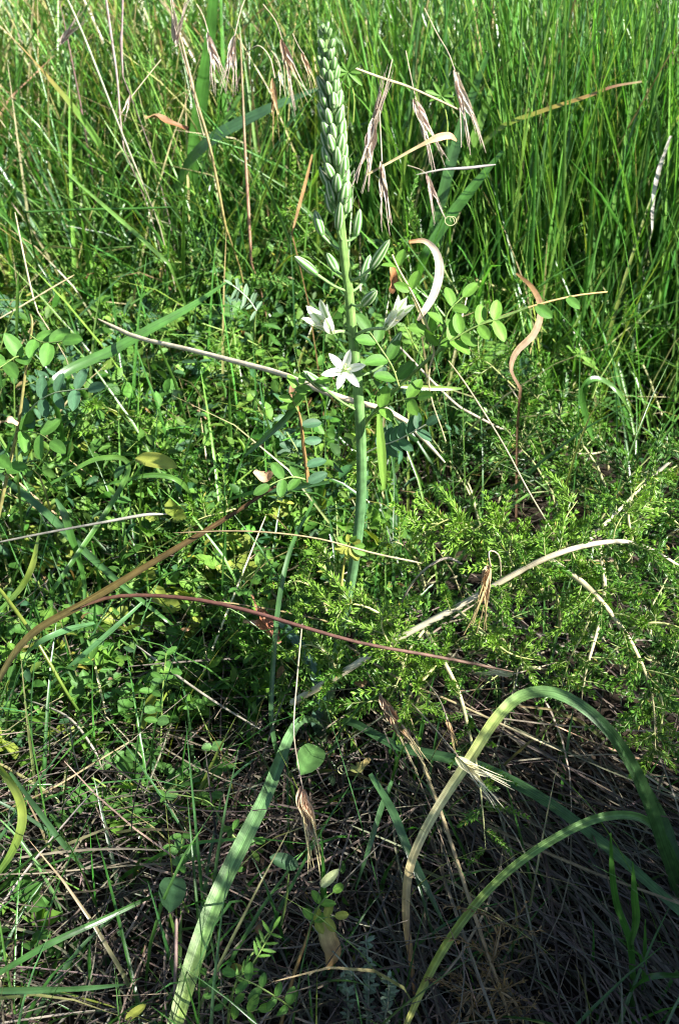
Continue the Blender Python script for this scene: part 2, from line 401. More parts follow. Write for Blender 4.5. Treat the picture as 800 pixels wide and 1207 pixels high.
def build_cover():
    """low carpet of small leaves between the taller plants"""
    def leaves(n, box, zr, size, cols, probs, up=0.5):
        r = roots(n, *box); r[:, 2] += zr[0] + (zr[1] - zr[0]) * rng.random(n) ** 1.2
        d = nrm(rng.normal(0, 1, (n, 3)) + np.array((0, 0, 0.3)))
        k = nrm(rng.normal(0, 1, (n, 3)) * (1 - up) + np.array((0, -0.1, 1.0)) * up)
        s = nrm(np.cross(d, k)); nn = np.cross(s, d)
        L = rng.uniform(*size, n)[:, None]; W = L * np.where(rng.random((n, 1)) < .38, rng.uniform(.08, .16, (n, 1)), rng.uniform(.18, .32, (n, 1))); f = L * .10
        rows = [r]
        for tt, ww, zz in ((.18, .68, .6), (.45, 1.0, 1.0), (.75, .78, .4)):
            rows += [r + d * L * tt - s * W * ww + nn * f * zz, r + d * L * (tt + .02) + nn * f * (zz - 1), r + d * L * tt + s * W * ww + nn * f * zz]
        v = np.stack(rows + [r + d * L - nn * f * .8], 1)
        i = (np.arange(n) * 11)[:, None]
        q = np.concatenate([i + np.array([a]) for a in ([1, 2, 5, 4], [2, 3, 6, 5], [4, 5, 8, 7], [5, 6, 9, 8])])
        t3 = np.concatenate([i + np.array([a]) for a in ([0, 2, 1], [0, 3, 2], [7, 8, 10], [8, 9, 10])])
        c = np.repeat(mixcols(n, cols, probs, .22)[:, None], 11, 1).reshape(-1, 3)
        v = v.reshape(-1, 3); u = np.zeros((len(v), 2))
        return [(v, q, c, u), (v, t3, c, u)]
    cols = [(0.050, 0.135, 0.020), (0.075, 0.175, 0.028), (0.110, 0.215, 0.035), (0.048, 0.115, 0.050), (0.22, 0.24, 0.04), (0.26, 0.17, 0.08)]
    P = []
    P += leaves(13000, (-0.72, 0.06, 0.17, 0.95), (0.0, 0.18), (.009, .021), cols, [4, 5, 4, 2, .5, .25])
    P += leaves(5200, (-0.6, 0.05, -0.02, 0.25), (0.0, 0.10), (.007, .016), cols, [4, 4, 2, 3, .4, .5])
    P += leaves(1700, (-0.55, 0.05, -0.36, 0.1), (0.0, 0.04), (.005, .012), cols, [4, 4, 2, 3, .4, .6])
    P += leaves(1300, (0.05, 0.8, 0.3, 0.75), (0.0, 0.06), (.005, .012), cols, [5, 4, 1, 2, .2, .4])
    P += leaves(6000, (-1.1, 1.1, 0.8, 1.7), (0.0, 0.16), (.007, .018), cols, [4, 4, 2, 2, .5, .4])
    P += leaves(2500, (0.45, 1.1, -0.4, 0.3), (0.0, 0.12), (.007, .016), cols, [4, 4, 2, 2, .5, .4])
    m = MB()
    for p in P: m.add(*p)
    tag(m.build('ground_cover', M_HERB), 'low carpet of small green leaves between the plants', 'ground cover', None, 'stuff')

build_grass(); build_thatch(); build_cover()

# ------------------------------------------------------------------ asparagus shoots
def branchlet_mesh(i, L, tint, brown=False):
    r = np.random.default_rng(100 + i)
    m = MB()
    k = 12; t = np.linspace(0, 1, k)
    bend = r.normal(0, .25); b2 = r.normal(0, .2)
    P = np.stack([bend * L * t ** 2, L * t, -abs(b2) * L * .5 * t ** 2], -1)
    m.tube(P, [.0007, .0003], [(0.30, 0.33, 0.13), (0.16, 0.26, 0.06)] if not brown else [(0.25, .17, .09)] * 2, 4)
    T = tangents(P)
    nodes = int(L / 0.0046)
    vs_, fs, cs = [], [], []
    for j in range(nodes):
        u = (j + .6) / nodes; f = u * (k - 1); a = min(int(f), k - 2); p = P[a] + (P[a + 1] - P[a]) * (f - a); tg = T[a]
        cnt = r.integers(15, 21) if not brown else r.integers(2, 5)
        ax = nrm(np.cross(tg, (0, 0, 1))); bx = np.cross(tg, ax)
        for q in range(cnt):
            th = r.uniform(0, 6.283); ang = r.uniform(.55, 1.2) * (1 - .45 * u)
            d = tg * math.cos(ang) + (ax * math.cos(th) + bx * math.sin(th)) * math.sin(ang)
            ln = r.uniform(.0060, .0095) * (1 - .45 * u ** 2)
            s = nrm(np.cross(d, r.normal(0, 1, 3))); w = r.uniform(.00048, .00072)
            b = len(vs_)
            vs_ += [p, p + d * ln * .5 - s * w, p + d * ln * .5 + s * w, p + d * ln]
            fs += [(b, b + 1, b + 3, b + 2)]
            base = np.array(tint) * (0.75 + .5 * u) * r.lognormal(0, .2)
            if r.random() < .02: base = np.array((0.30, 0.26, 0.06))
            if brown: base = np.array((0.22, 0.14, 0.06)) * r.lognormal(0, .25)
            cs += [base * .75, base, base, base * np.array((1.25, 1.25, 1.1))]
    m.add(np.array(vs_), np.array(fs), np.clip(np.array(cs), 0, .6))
    return m.build('branchlet', M_NEEDLE, link=False)

BR = [branchlet_mesh(i, L, t) for i, (L, t) in enumerate([
    (.030, (0.075, 0.185, 0.020)), (.038, (0.060, 0.160, 0.018)), (.045, (0.085, 0.205, 0.022)), (.052, (0.065, 0.170, 0.020)),
    (.060, (0.075, 0.185, 0.020)), (.034, (0.110, 0.225, 0.024)), (.048, (0.105, 0.220, 0.024)), (.042, (0.050, 0.140, 0.018))])]
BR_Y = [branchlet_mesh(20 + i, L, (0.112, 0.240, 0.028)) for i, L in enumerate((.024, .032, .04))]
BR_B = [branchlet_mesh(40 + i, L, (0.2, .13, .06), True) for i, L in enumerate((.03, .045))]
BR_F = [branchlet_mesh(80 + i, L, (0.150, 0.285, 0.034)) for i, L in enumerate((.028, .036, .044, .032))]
BR_SHADE = [branchlet_mesh(60 + i, L, (0.034, 0.098, 0.017)) for i, L in enumerate((.04, .05, .06, .046))]  # dark tint puts the thicket's inner shade into the needle colour
CANE = [(0.60, 0.56, 0.38), (0.46, 0.44, 0.24)]

def shoot(P, r0, r1, label, group=None, cols=CANE, gap=0.010, bl=BR, start=0.15, stop=1.0, scale=(.7, 1.25), up=0.25, name='asparagus_shoot', per=(1, 3), seed=None, cat='asparagus', mat=None, parent=None):
    rr = random.Random(seed if seed is not None else zlib.crc32(label.encode()) % 1000 + int(abs(P[0][0]) * 1e4))
    m = MB(); m.tube(P, [r0, (r0 + r1) / 2, r1, r1 * .3], cols, 7)
    if parent is None:
        root = empty(name, P[0], label, cat, group); m.build('stem', mat or M_WOOD, root)
    else:
        root = m.build('stem', mat or M_WOOD, parent)       # thing > stem > branchlet
    seg = np.linalg.norm(np.diff(P, axis=0), axis=1); L = np.concatenate([[0], np.cumsum(seg)]); T = tangents(P)
    s = L[-1] * start
    while s < L[-1] * stop:
        i = min(np.searchsorted(L, s), len(P) - 1); i = max(i, 1)
        f = (s - L[i - 1]) / max(seg[i - 1], 1e-9); p = P[i - 1] + (P[i] - P[i - 1]) * f; tg = T[i]
        ax = nrm(np.cross(tg, (0.2, .1, 1))); bx = np.cross(tg, ax); th0 = rr.uniform(0, 6.28)
        for q in range(rr.randint(*per)):
            th = th0 + q * 2.3 + rr.uniform(-.4, .4)
            d = tg * rr.uniform(.15, .7) + (ax * math.cos(th) + bx * math.sin(th)) + np.array((0, 0, up))
            place('branchlet', rr.choice(bl), root, p, d, np.array((rr.uniform(-1, 1), rr.uniform(-1, 1), 1.0)), rr.uniform(*scale))
        s += gap * rr.uniform(.6, 1.5)
    return root

def arch(x, y, az, L, lean0, bend, n=14, z=None):
    t = np.linspace(0, 1, n); th = lean0 + bend * t
    d = np.stack([np.sin(th) * math.cos(az), np.sin(th) * math.sin(az), np.cos(th)], -1)
    P = np.zeros((n, 3)); P[0] = (x, y, float(gz(x, y)) if z is None else z)
    for i in range(1, n): P[i] = P[i - 1] + (d[i] + d[i - 1]) / 2 * L / (n - 1)
    return P + np.cumsum(np.array([[random.gauss(0, .0012) for _ in range(3)] for _ in range(n)]), 0)

# traced canes of the thicket on the right (photo pixels -> places with their own height)
shoot(trace([(345, 828), (400, 795), (470, 752), (540, 715), (600, 680), (650, 655), (700, 641), (745, 640), (792, 662), (830, 690)], 34, z=[.085, .13, .17, .20, .225, .245, .25, .25, .23, .20]),
      0.0029, .0019, 'thick whitish asparagus cane arching across the right side of the picture', None, [(0.40, 0.36, 0.24), (0.52, 0.47, 0.34), (0.38, 0.33, 0.22), (0.52, 0.47, 0.34), (0.40, 0.35, 0.22)], gap=.010, start=.04, seed=1, scale=(.5, .95), per=(1, 2), up=.05)
shoot(trace([(648, 660), (690, 690), (725, 730), (750, 770), (768, 820), (772, 885)], 22, z=[.225, .22, .205, .185, .16, .13]),
      .0024, .0012, 'buff side cane curving down from the thick white cane to the right edge', None, [(0.55, 0.47, 0.28), (0.42, 0.38, 0.18)], gap=.009, start=.08, seed=2, scale=(.6, 1.0), per=(1, 2), up=-.1)
shoot(trace([(500, 742), (520, 775), (540, 815), (552, 860), (562, 905), (568, 950), (572, 1000)], 22, z=[.14, .14, .13, .12, .11, .10, .08]),
      .0022, .0009, 'buff asparagus twig hanging down to a small green tuft over the straw', None, [(0.55, 0.47, 0.27), (0.30, 0.32, 0.12)], gap=.011, start=.03, seed=3, scale=(.5, .8), per=(1, 2))
shoot(trace([(705, 640), (712, 690), (704, 740), (690, 790), (684, 830)], 16, z=[.17, .15, .12, .09, .05]),
      .0020, .0014, 'upright buff cane below the white arch, behind the curving cane', None, [(0.50, 0.44, 0.26), (0.5, 0.44, 0.26)], gap=.016, seed=4, scale=(.6, .9), per=(1, 2))
shoot(trace([(690, 640), (730, 600), (760, 570), (790, 545)], 12, z=[.175, .19, .20, .21]),
      .0019, .0010, 'grey green cane rising from the white arch to the right edge', None, [(0.44, 0.40, 0.26), (0.30, 0.30, 0.14)], gap=.014, seed=5, scale=(.6, .9), per=(1, 2))
shoot(trace([(380, 670), (410, 690), (440, 712), (462, 745), (450, 790)], 14, z=[.10, .11, .12, .12, .10]),
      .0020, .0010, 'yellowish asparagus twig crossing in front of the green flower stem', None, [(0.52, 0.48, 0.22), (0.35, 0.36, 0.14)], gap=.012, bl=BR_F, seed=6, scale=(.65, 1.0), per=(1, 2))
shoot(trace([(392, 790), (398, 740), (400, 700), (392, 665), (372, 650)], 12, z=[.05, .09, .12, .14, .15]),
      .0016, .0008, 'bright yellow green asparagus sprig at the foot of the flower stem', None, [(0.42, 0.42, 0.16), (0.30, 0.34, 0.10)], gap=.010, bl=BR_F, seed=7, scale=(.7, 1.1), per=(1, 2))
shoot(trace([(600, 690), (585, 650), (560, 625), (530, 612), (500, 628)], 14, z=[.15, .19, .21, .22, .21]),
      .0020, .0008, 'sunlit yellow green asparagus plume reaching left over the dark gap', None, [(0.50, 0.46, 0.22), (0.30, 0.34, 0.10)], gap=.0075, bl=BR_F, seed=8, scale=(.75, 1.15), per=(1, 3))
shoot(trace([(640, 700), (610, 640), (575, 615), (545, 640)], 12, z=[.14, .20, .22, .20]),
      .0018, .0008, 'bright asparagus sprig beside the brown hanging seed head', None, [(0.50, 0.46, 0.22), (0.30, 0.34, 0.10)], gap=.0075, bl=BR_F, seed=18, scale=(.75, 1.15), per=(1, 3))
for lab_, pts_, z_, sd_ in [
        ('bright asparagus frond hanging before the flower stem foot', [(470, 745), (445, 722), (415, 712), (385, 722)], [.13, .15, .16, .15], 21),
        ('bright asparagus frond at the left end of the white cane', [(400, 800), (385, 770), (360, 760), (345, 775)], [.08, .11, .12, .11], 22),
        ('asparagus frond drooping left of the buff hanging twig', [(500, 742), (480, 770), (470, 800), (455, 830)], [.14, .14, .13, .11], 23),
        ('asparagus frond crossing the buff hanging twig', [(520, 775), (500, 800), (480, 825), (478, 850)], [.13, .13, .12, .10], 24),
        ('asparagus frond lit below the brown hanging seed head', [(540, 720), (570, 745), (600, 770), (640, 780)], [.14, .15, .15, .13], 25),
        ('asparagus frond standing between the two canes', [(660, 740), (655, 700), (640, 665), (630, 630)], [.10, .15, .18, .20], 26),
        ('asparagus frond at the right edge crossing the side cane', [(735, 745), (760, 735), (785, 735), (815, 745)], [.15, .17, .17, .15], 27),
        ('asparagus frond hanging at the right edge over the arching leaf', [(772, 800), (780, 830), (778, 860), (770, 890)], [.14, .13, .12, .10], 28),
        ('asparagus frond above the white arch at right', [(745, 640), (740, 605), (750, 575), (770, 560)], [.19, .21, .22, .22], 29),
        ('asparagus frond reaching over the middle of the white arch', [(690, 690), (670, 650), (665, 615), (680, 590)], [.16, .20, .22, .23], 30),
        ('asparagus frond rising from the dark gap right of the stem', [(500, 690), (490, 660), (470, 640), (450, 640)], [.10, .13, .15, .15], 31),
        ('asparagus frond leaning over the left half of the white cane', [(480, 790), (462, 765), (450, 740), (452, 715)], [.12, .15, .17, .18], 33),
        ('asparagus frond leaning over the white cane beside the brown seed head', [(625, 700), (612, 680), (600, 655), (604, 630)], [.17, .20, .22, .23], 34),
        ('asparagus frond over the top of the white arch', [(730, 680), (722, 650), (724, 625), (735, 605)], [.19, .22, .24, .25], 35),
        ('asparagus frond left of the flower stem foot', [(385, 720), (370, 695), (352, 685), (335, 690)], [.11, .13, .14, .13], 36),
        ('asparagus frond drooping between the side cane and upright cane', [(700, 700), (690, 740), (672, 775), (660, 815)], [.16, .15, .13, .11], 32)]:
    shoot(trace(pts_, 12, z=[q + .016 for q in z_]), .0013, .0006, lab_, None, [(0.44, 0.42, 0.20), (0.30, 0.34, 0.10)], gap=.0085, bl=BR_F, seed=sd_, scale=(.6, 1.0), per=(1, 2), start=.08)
shoot(trace([(560, 330), (640, 350), (700, 300), (692, 225)], 14, y=[.55, .58, .6, .6]),
      .0014, .0006, 'slender upright asparagus tip standing before the tall grass', None, [(0.35, 0.34, 0.14), (0.34, 0.26, 0.12)], gap=.008, start=.35, bl=BR_Y, seed=9, scale=(.45, .75), per=(1, 2))
shoot(trace([(545, 1207), (575, 1150), (590, 1090), (583, 1075)], 14, z=[.01, .03, .06, .07]),
      .0013, .0006, 'dead brown asparagus sprig standing on the straw at the bottom', None, [(0.26, 0.19, 0.11), (0.30, 0.22, 0.12)], gap=.007, bl=BR_B, seed=10, scale=(.6, 1.1), cat='dead asparagus', name='dead_asparagus_shoot')
shoot(trace([(620, 1215), (605, 1180), (575, 1165), (540, 1172)], 14, z=[.01, .03, .04, .035]),
      .0012, .0006, 'dead brown asparagus sprig lying flat near the bottom edge', None, [(0.26, 0.19, 0.11), (0.30, 0.22, 0.12)], gap=.007, bl=BR_B, seed=11, scale=(.6, 1.1), cat='dead asparagus', name='dead_asparagus_shoot')

def bush(label, c, spread, count, L, seed, bl=BR, cols=((0.45, 0.42, 0.22), (0.26, 0.32, 0.11)), r=.0018, lean=(.1, .6), bend=(.4, 1.5), gap=.017):
    rr = random.Random(seed)
    root = empty('asparagus_bush', (c[0], c[1], float(gz(*c))), label, 'asparagus')
    for i in range(count):
        x = c[0] + rr.gauss(0, spread[0]); y = c[1] + rr.gauss(0, spread[1])
        P = arch(x, y, rr.uniform(0, 6.28), rr.uniform(*L), rr.uniform(*lean), rr.uniform(*bend))
        shoot(P, r, .0007, label, None, list(cols), gap=gap, seed=seed * 50 + i, bl=bl, start=.3, parent=root, per=(1, 2), scale=(.8, 1.25))
A_ = (.05, .05)
bush('asparagus bush low in the dark gap right of the vetch leaflets', (.14, .44), A_, 6, (.15, .24), 1, bl=BR_SHADE + BR[:2])
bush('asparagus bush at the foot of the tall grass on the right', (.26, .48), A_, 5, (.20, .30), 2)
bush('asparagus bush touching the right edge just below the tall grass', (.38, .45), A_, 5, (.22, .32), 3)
bush('asparagus bush behind the sunlit plume right of the flower stem', (.14, .25), (.04, .04), 4, (.12, .18), 4, bl=BR_SHADE + BR[:2])
bush('asparagus bush between the hooked blade and the white arching cane', (.26, .27), A_, 5, (.12, .19), 5, bl=BR_SHADE + BR[:3])
bush('asparagus bush at the right edge above the white arching cane', (.37, .22), A_, 7, (.17, .26), 6, bl=BR_SHADE + BR[:3])
bush('asparagus bush around the brown hanging seed head', (.10, .10), (.03, .035), 4, (.09, .13), 7, bl=BR_SHADE)
bush('asparagus bush under the middle of the white arching cane', (.20, .07), (.035, .03), 5, (.08, .12), 8, bl=BR_SHADE, lean=(.3, .9))
bush('asparagus bush at the right edge under the side cane', (.28, .06), (.035, .03), 6, (.08, .13), 9, bl=BR_SHADE, lean=(.3, .9))
LC = ((0.48, 0.44, 0.24), (0.30, 0.34, 0.11)); LB = BR_Y + BR[4:7]
bush('feathery asparagus bush behind the half open flower, left of the stem', (-.05, .32), (.04, .05), 6, (.16, .25), 10, LB, LC, .0015)
bush('feathery asparagus bush under the long tan twig', (-.18, .30), (.04, .05), 5, (.14, .22), 11, LB, LC, .0015)
bush('feathery asparagus bush around the silvery vetch leaf', (-.14, .56), (.05, .06), 6, (.16, .26), 12, LB, LC, .0015)
bush('feathery asparagus bush left of the silvery vetch leaf, below the grass', (-.34, .55), (.05, .06), 5, (.16, .25), 13, LB, LC, .0015)
bush('feathery asparagus bush close behind the lower spike buds', (-.03, .66), (.05, .05), 5, (.18, .28), 14, LB, LC, .0015)
bush('short asparagus bush round the foot of the flower stem', (.03, .05), (.03, .03), 5, (.10, .17), 15, BR, LC, .0014)
bush('short dark asparagus bush left of the flower stem foot', (-.07, .13), (.03, .03), 4, (.09, .15), 16, BR, LC, .0014)

# ------------------------------------------------------------------ the flowering spike
def bud_mesh(white=1.0):
    m = MB(); K = 11; S = 24
    t = np.linspace(0, 1, K); a = np.linspace(0, 2 * np.pi, S, endpoint=False)
    r = np.sin(np.pi * np.clip(t * .90 + .06, 0, 1)) ** .6 * (1.04 - .26 * t); r[-1] = .02; r[0] = .22
    rib = 1 + .07 * np.cos(6 * a)
    G = np.stack([r[:, None] * np.cos(a) * rib * .25, np.broadcast_to(t[:, None], (K, S)), r[:, None] * np.sin(a) * rib * .25], -1)
    G[..., 0] *= 1; c = np.zeros((K, S, 3))
    pat = [(0.070, 0.17, 0.040), (0.105, 0.235, 0.062), (0.66 * white, 0.70 * white, 0.48 * white), (0.105, 0.235, 0.062)]
    for j in range(S): c[:, j] = pat[j % 4]
    c[:2] = (0.13, 0.27, 0.09)
    m.grid(G, c, close=True)
    return m.build('bud', M_BUD, link=False)
BUD = bud_mesh(); BUD_G = bud_mesh(.55)

def petal_mesh(cup, green=True):
    m = MB(); K = 9; cr = 7
    t = np.linspace(0, 1, K); a = np.linspace(-1, 1, cr)
    w = np.sin(np.pi * np.clip(.10 + t * .86, 0, 1)) ** .7 * .150; w[-1] = .012
    X = w[:, None] * a; Y = np.broadcast_to(t[:, None], X.shape) - .02 * a ** 2
    Z = cup * np.sin(t * 1.9)[:, None] * .35 + .10 * (a ** 2) * w[:, None] * 6 * .35
    c = np.full((K, cr, 3), (0.82, 0.83, 0.74))
    c[:, 3] = (0.20, 0.34, 0.10) if green else (0.62, 0.68, 0.46)
    if green: c[:, 2] = (0.66, 0.72, 0.52); c[:, 4] = c[:, 2]
    c[:2] *= (0.8, 0.95, 0.6)
    m.grid(np.stack([X, Y, Z], -1), c)
    return m.build('petal', M_PETAL, link=False)
PET_OPEN = petal_mesh(.2, False); PET_CUP = petal_mesh(.10, True); PET_SHUT = petal_mesh(.42, True)

def stamen_mesh():
    m = MB()
    P = np.stack([np.zeros(6), np.linspace(0, .8, 6), np.zeros(6)], -1)
    m.ribbon(P, [.12, .12, .03], (0.85, 0.86, 0.8), (0, 0, 1), 0, 3)
    b = np.stack([np.linspace(-.09, .09, 5), np.full(5, .82), np.full(5, .01)], -1)
    m.tube(b, [.01, .045, .01], (0.62, 0.56, 0.30), 5)
    return m.build('stamen', M_PETAL, link=False)
STAMEN = stamen_mesh()
def ovary_mesh():
    m = MB(); t = np.linspace(0, 1, 8); P = np.stack([np.zeros(8), t, np.zeros(8)], -1)
    m.tube(P, [.06, .2, .27, .26, .2, .1, .06, .05], [(0.18, 0.30, 0.08), (0.30, 0.42, 0.12)], 9)
    return m.build('flower', M_STEM, link=False)
OVARY = ovary_mesh()

def flowering_spike():
    P = trace([(384, 46), (389, 100), (394, 170), (399, 235), (405, 295), (411, 345), (416, 400), (421, 450), (425, 510), (426, 570), (423, 620), (416, 670), (405, 730), (392, 800), (380, 868)], 60, y=[.0, .0])
    P = P[::-1]
    base = P[0].copy(); base[2] = 0
    root = empty('star_of_bethlehem', base, 'tall flower spike with striped buds and white star flowers on a thick green stem', 'wildflower')
    k = len(P)
    m = MB()
    c = interp([(0.16, 0.24, 0.11), (0.085, 0.175, 0.075), (0.085, 0.18, 0.07), (0.13, 0.25, 0.075), (0.17, 0.29, 0.075), (0.17, 0.29, 0.09), (0.2, 0.3, 0.1)], k)
    m.tube(np.vstack([[base[0] - .004, base[1], -0.02], P]), [.0044, .0041, .0039, .0037, .0034, .0029, .0022, .0011], np.vstack([c[:1], c]), 14)
    m.build('stem', M_STEM, root)
    py = np.array([(603.5 - FOC * np.dot(p - CAM, UPV) / np.dot(p - CAM, FWD)) for p in P])
    def axis(row):
        i = np.argmin(abs(py - row)); return P[i]
    up = nrm(P[-1] - P[len(P) // 2])
    rr = random.Random(3)
    def add_bud(ped, tip, basep, w, me=BUD, roll=None, bract=True):
        d = tip - basep; L = np.linalg.norm(d)
        b = place('bud', me, root, basep, d, np.array((rr.uniform(-1, 1), rr.uniform(-1, 1), .3)), (w * 2.05, L, w * 2.05))
        mm = MB(); a = np.vstack([ped, (ped + basep) / 2 + np.array((0, 0, -.0015)), basep + d * .02])
        mm.tube(smooth(a, 7), [.0011, .0009, .0012], [(0.16, 0.28, 0.09), (0.2, 0.33, 0.12)], 6)
        pe = mm.build('pedicel', M_STEM, None)
        pe.parent = root; pe.location = -np.array(root.location)
        return b
    n = 62; ga = 2.39996
    for i in range(n):
        u = i / (n - 1); row = 252 - 196 * u ** .96
        sz = (1 - u) ** .8
        L = (.0062 + .0105 * sz) * rr.uniform(.88, 1.1); w = (.0042 + .0034 * sz) * rr.uniform(.85, 1.12); off = .0015 + .0026 * min(1, 1.25 * (1 - u) + .2) ** .7
        p = axis(row); th = i * ga + .4
        o = np.array((math.cos(th), math.sin(th), 0.0))
        bp = p + o * off + up * .001
        d = up * .92 + o * (.18 + .16 * rr.random()) + np.array((rr.gauss(0, .05), rr.gauss(0, .05), 0))
        add_bud(p - up * .003, bp + nrm(d) * L * rr.uniform(.92, 1.08), bp, w * rr.uniform(.92, 1.06), BUD if u < .72 else BUD_G)
        # slender white bract beside the bud
        if i % 2 == 0 and u < .8:
            mm = MB(); q0 = p + o * off * .7 - up * .002; q = np.stack([q0 + nrm(d + .35 * o) * L * 1.05 * s + o * .0015 * s for s in np.linspace(0, 1, 6)])
            mm.ribbon(q, [.0022, .0018, .0003], (0.62, 0.62, 0.46), o, .2, 3)
            b = mm.build('bract', M_PETAL, None); b.parent = root; b.location = -np.array(root.location)
    # brownish crown of tiny unopened buds
    for j in range(9):
        th = j * 2.4; p = axis(49) + up * (.001 + .0012 * (j % 4)); o = np.array((math.cos(th), math.sin(th), 0))
        b = place('bud', BUD_G, root, p + o * .0015, up + o * .5, o, (.005, .0055, .005))
        b['label'] = 'tiny brownish unopened bud at the very tip'
    def Y(x, y, d): return at_y(x, y, d)
    for ped, bs, tp, w, dy in [((405, 345), (374, 324), (347, 302), 12.5, -.012), ((404, 325), (398, 321), (385, 298), 11.5, .018), ((413, 330), (436, 318), (459, 282), 12, -.008),
                               ((411, 350), (427, 334), (436, 300), 13, .014), ((413, 360), (427, 360), (444, 342), 13, -.016), ((425, 445), (452, 430), (473, 391), 13.5, .004),
                               ((422, 482), (386, 461), (357, 437), 12, -.010), ((401, 295), (380, 278), (371, 248), 11.5, .003), ((404, 290), (419, 279), (424, 246), 11.5, .002), ((401, 280), (398, 272), (401, 238), 10.5, -.012)]:
        pd = axis(ped[1]); B = Y(bs[0], bs[1], dy); Tt = Y(tp[0], tp[1], dy * 1.6)
        add_bud(pd, Tt, B, w / pxm(B))
    # open and opening flowers
    def flower(ped_row, cpx, axisdir, R_, opening, pet, lab, ndir=None, dy=-.02):
        c0 = Y(cpx[0], cpx[1], dy); pd = axis(ped_row); ad = nrm(axisdir)
        f = place('flower', OVARY, root, c0, ad, (0.3, -1, .2), .30 * R_)
        f['label'] = lab
        f.scale = (.32 * R_, .32 * R_, .32 * R_)
        bpy.context.view_layer.update()
        e1 = nrm(np.cross(ad, (0.1, 0.9, .4))); e2 = np.cross(ad, e1)
        inv = f.matrix_basis.inverted()
        rootw = np.array(root.location)
        def sub(name, me, o, y, n, s):
            y = nrm(y); x = nrm(np.cross(y, n)); z = np.cross(x, y)
            Mw = Matrix(((x[0] * s, y[0] * s, z[0] * s, o[0] - rootw[0]), (x[1] * s, y[1] * s, z[1] * s, o[1] - rootw[1]), (x[2] * s, y[2] * s, z[2] * s, o[2] - rootw[2]), (0, 0, 0, 1)))
            ob = bpy.data.objects.new(name, me); COL.objects.link(ob); ob.parent = f; ob.matrix_local = inv @ Mw
            return ob
        for j in range(6):
            th = j * math.pi / 3 + .3; o = e1 * math.cos(th) + e2 * math.sin(th)
            op = opening * rr.uniform(.86, 1.12)
            d = o * math.sin(op) + ad * math.cos(op)
            sub('petal', pet, c0 + o * .0008 - ad * .001, d, -(o * math.cos(op) - ad * math.sin(op)) * -1 if False else (ad * math.sin(op) - o * math.cos(op)), R_ * rr.uniform(.92, 1.06))
            d2 = o * math.sin(op * .45) + ad * math.cos(op * .45)
            sub('stamen', STAMEN, c0 + o * .0008, d2, o, R_ * .5)
        mm = MB(); mm.tube(smooth(np.vstack([pd, (pd + c0) / 2 + (0, 0, .002), c0 - ad * .001]), 8), [.0013, .0011, .0014], [(0.17, 0.28, 0.09), (0.3, 0.42, 0.18)], 6)
        pe = mm.build('pedicel', M_STEM, None); pe.parent = root; pe.location = -rootw
    flower(392, (391, 391), (-.42, -.35, .75), 0.0265, .40, PET_CUP, 'half open white flower on the left of the stem')
    flower(455, (406, 436), (-.05, -.80, .45), .0190, .98, PET_OPEN, 'fully open white star flower facing the camera', dy=-.030)
    flower(398, (455, 386), (.42, -.25, .75), .0275, .40, PET_SHUT, 'white flower just opening on the right of the stem')
    # basal strap leaves
    def leaf(pts, w, cols, z, lab, n=26, nor=(0, -.55, .85), fold=.35, twist=0.0):
        Q = trace(pts, n, z=z); mm = MB()
        wm = np.array(w, float) / np.mean([pxm(q) for q in Q])
        mm.ribbon(Q, wm * (1 + .05 * np.sin(np.linspace(0, 17, len(wm)))), cols, nor, fold, 9, twist, vpow=1.0, keel=1.35, wav=.0006)
        o = mm.build('leaf', M_STRAP, None); o.parent = root; o.location = -np.array(root.location); o['label'] = lab
    leaf([(386, 862), (368, 848), (346, 858), (316, 932), (290, 985), (264, 1038), (242, 1092), (223, 1150), (205, 1212)], [6, 9, 12, 16, 18, 20, 20, 19, 17],
         [(0.10, 0.19, 0.08), (0.10, 0.20, 0.08), (0.13, 0.25, 0.09), (0.17, 0.30, 0.09), (0.27, 0.37, 0.09)], [.01, .07, .09, .09, .085, .075, .06, .045, .03], 'broad pale green strap leaf hanging to the bottom edge')
    leaf([(378, 866), (372, 850), (378, 825), (372, 795), (356, 765), (335, 738), (328, 732)], [8, 12, 13, 13, 13, 10, 3],
         [(0.08, 0.16, 0.10), (0.10, 0.19, 0.13), (0.10, 0.19, 0.13)], [.01, .03, .05, .065, .075, .08, .08], 'short bluish strap leaf beside the stem foot')
    leaf([(382, 866), (410, 850), (470, 880), (560, 902), (640, 942), (720, 1002), (805, 1078)], [7, 10, 12, 13, 13, 12, 10],
         [(0.05, 0.12, 0.045), (0.055, 0.13, 0.045), (0.07, 0.15, 0.05)], [.01, .05, .065, .07, .07, .06, .05], 'dark green strap leaf stretching right over the straw')
flowering_spike()

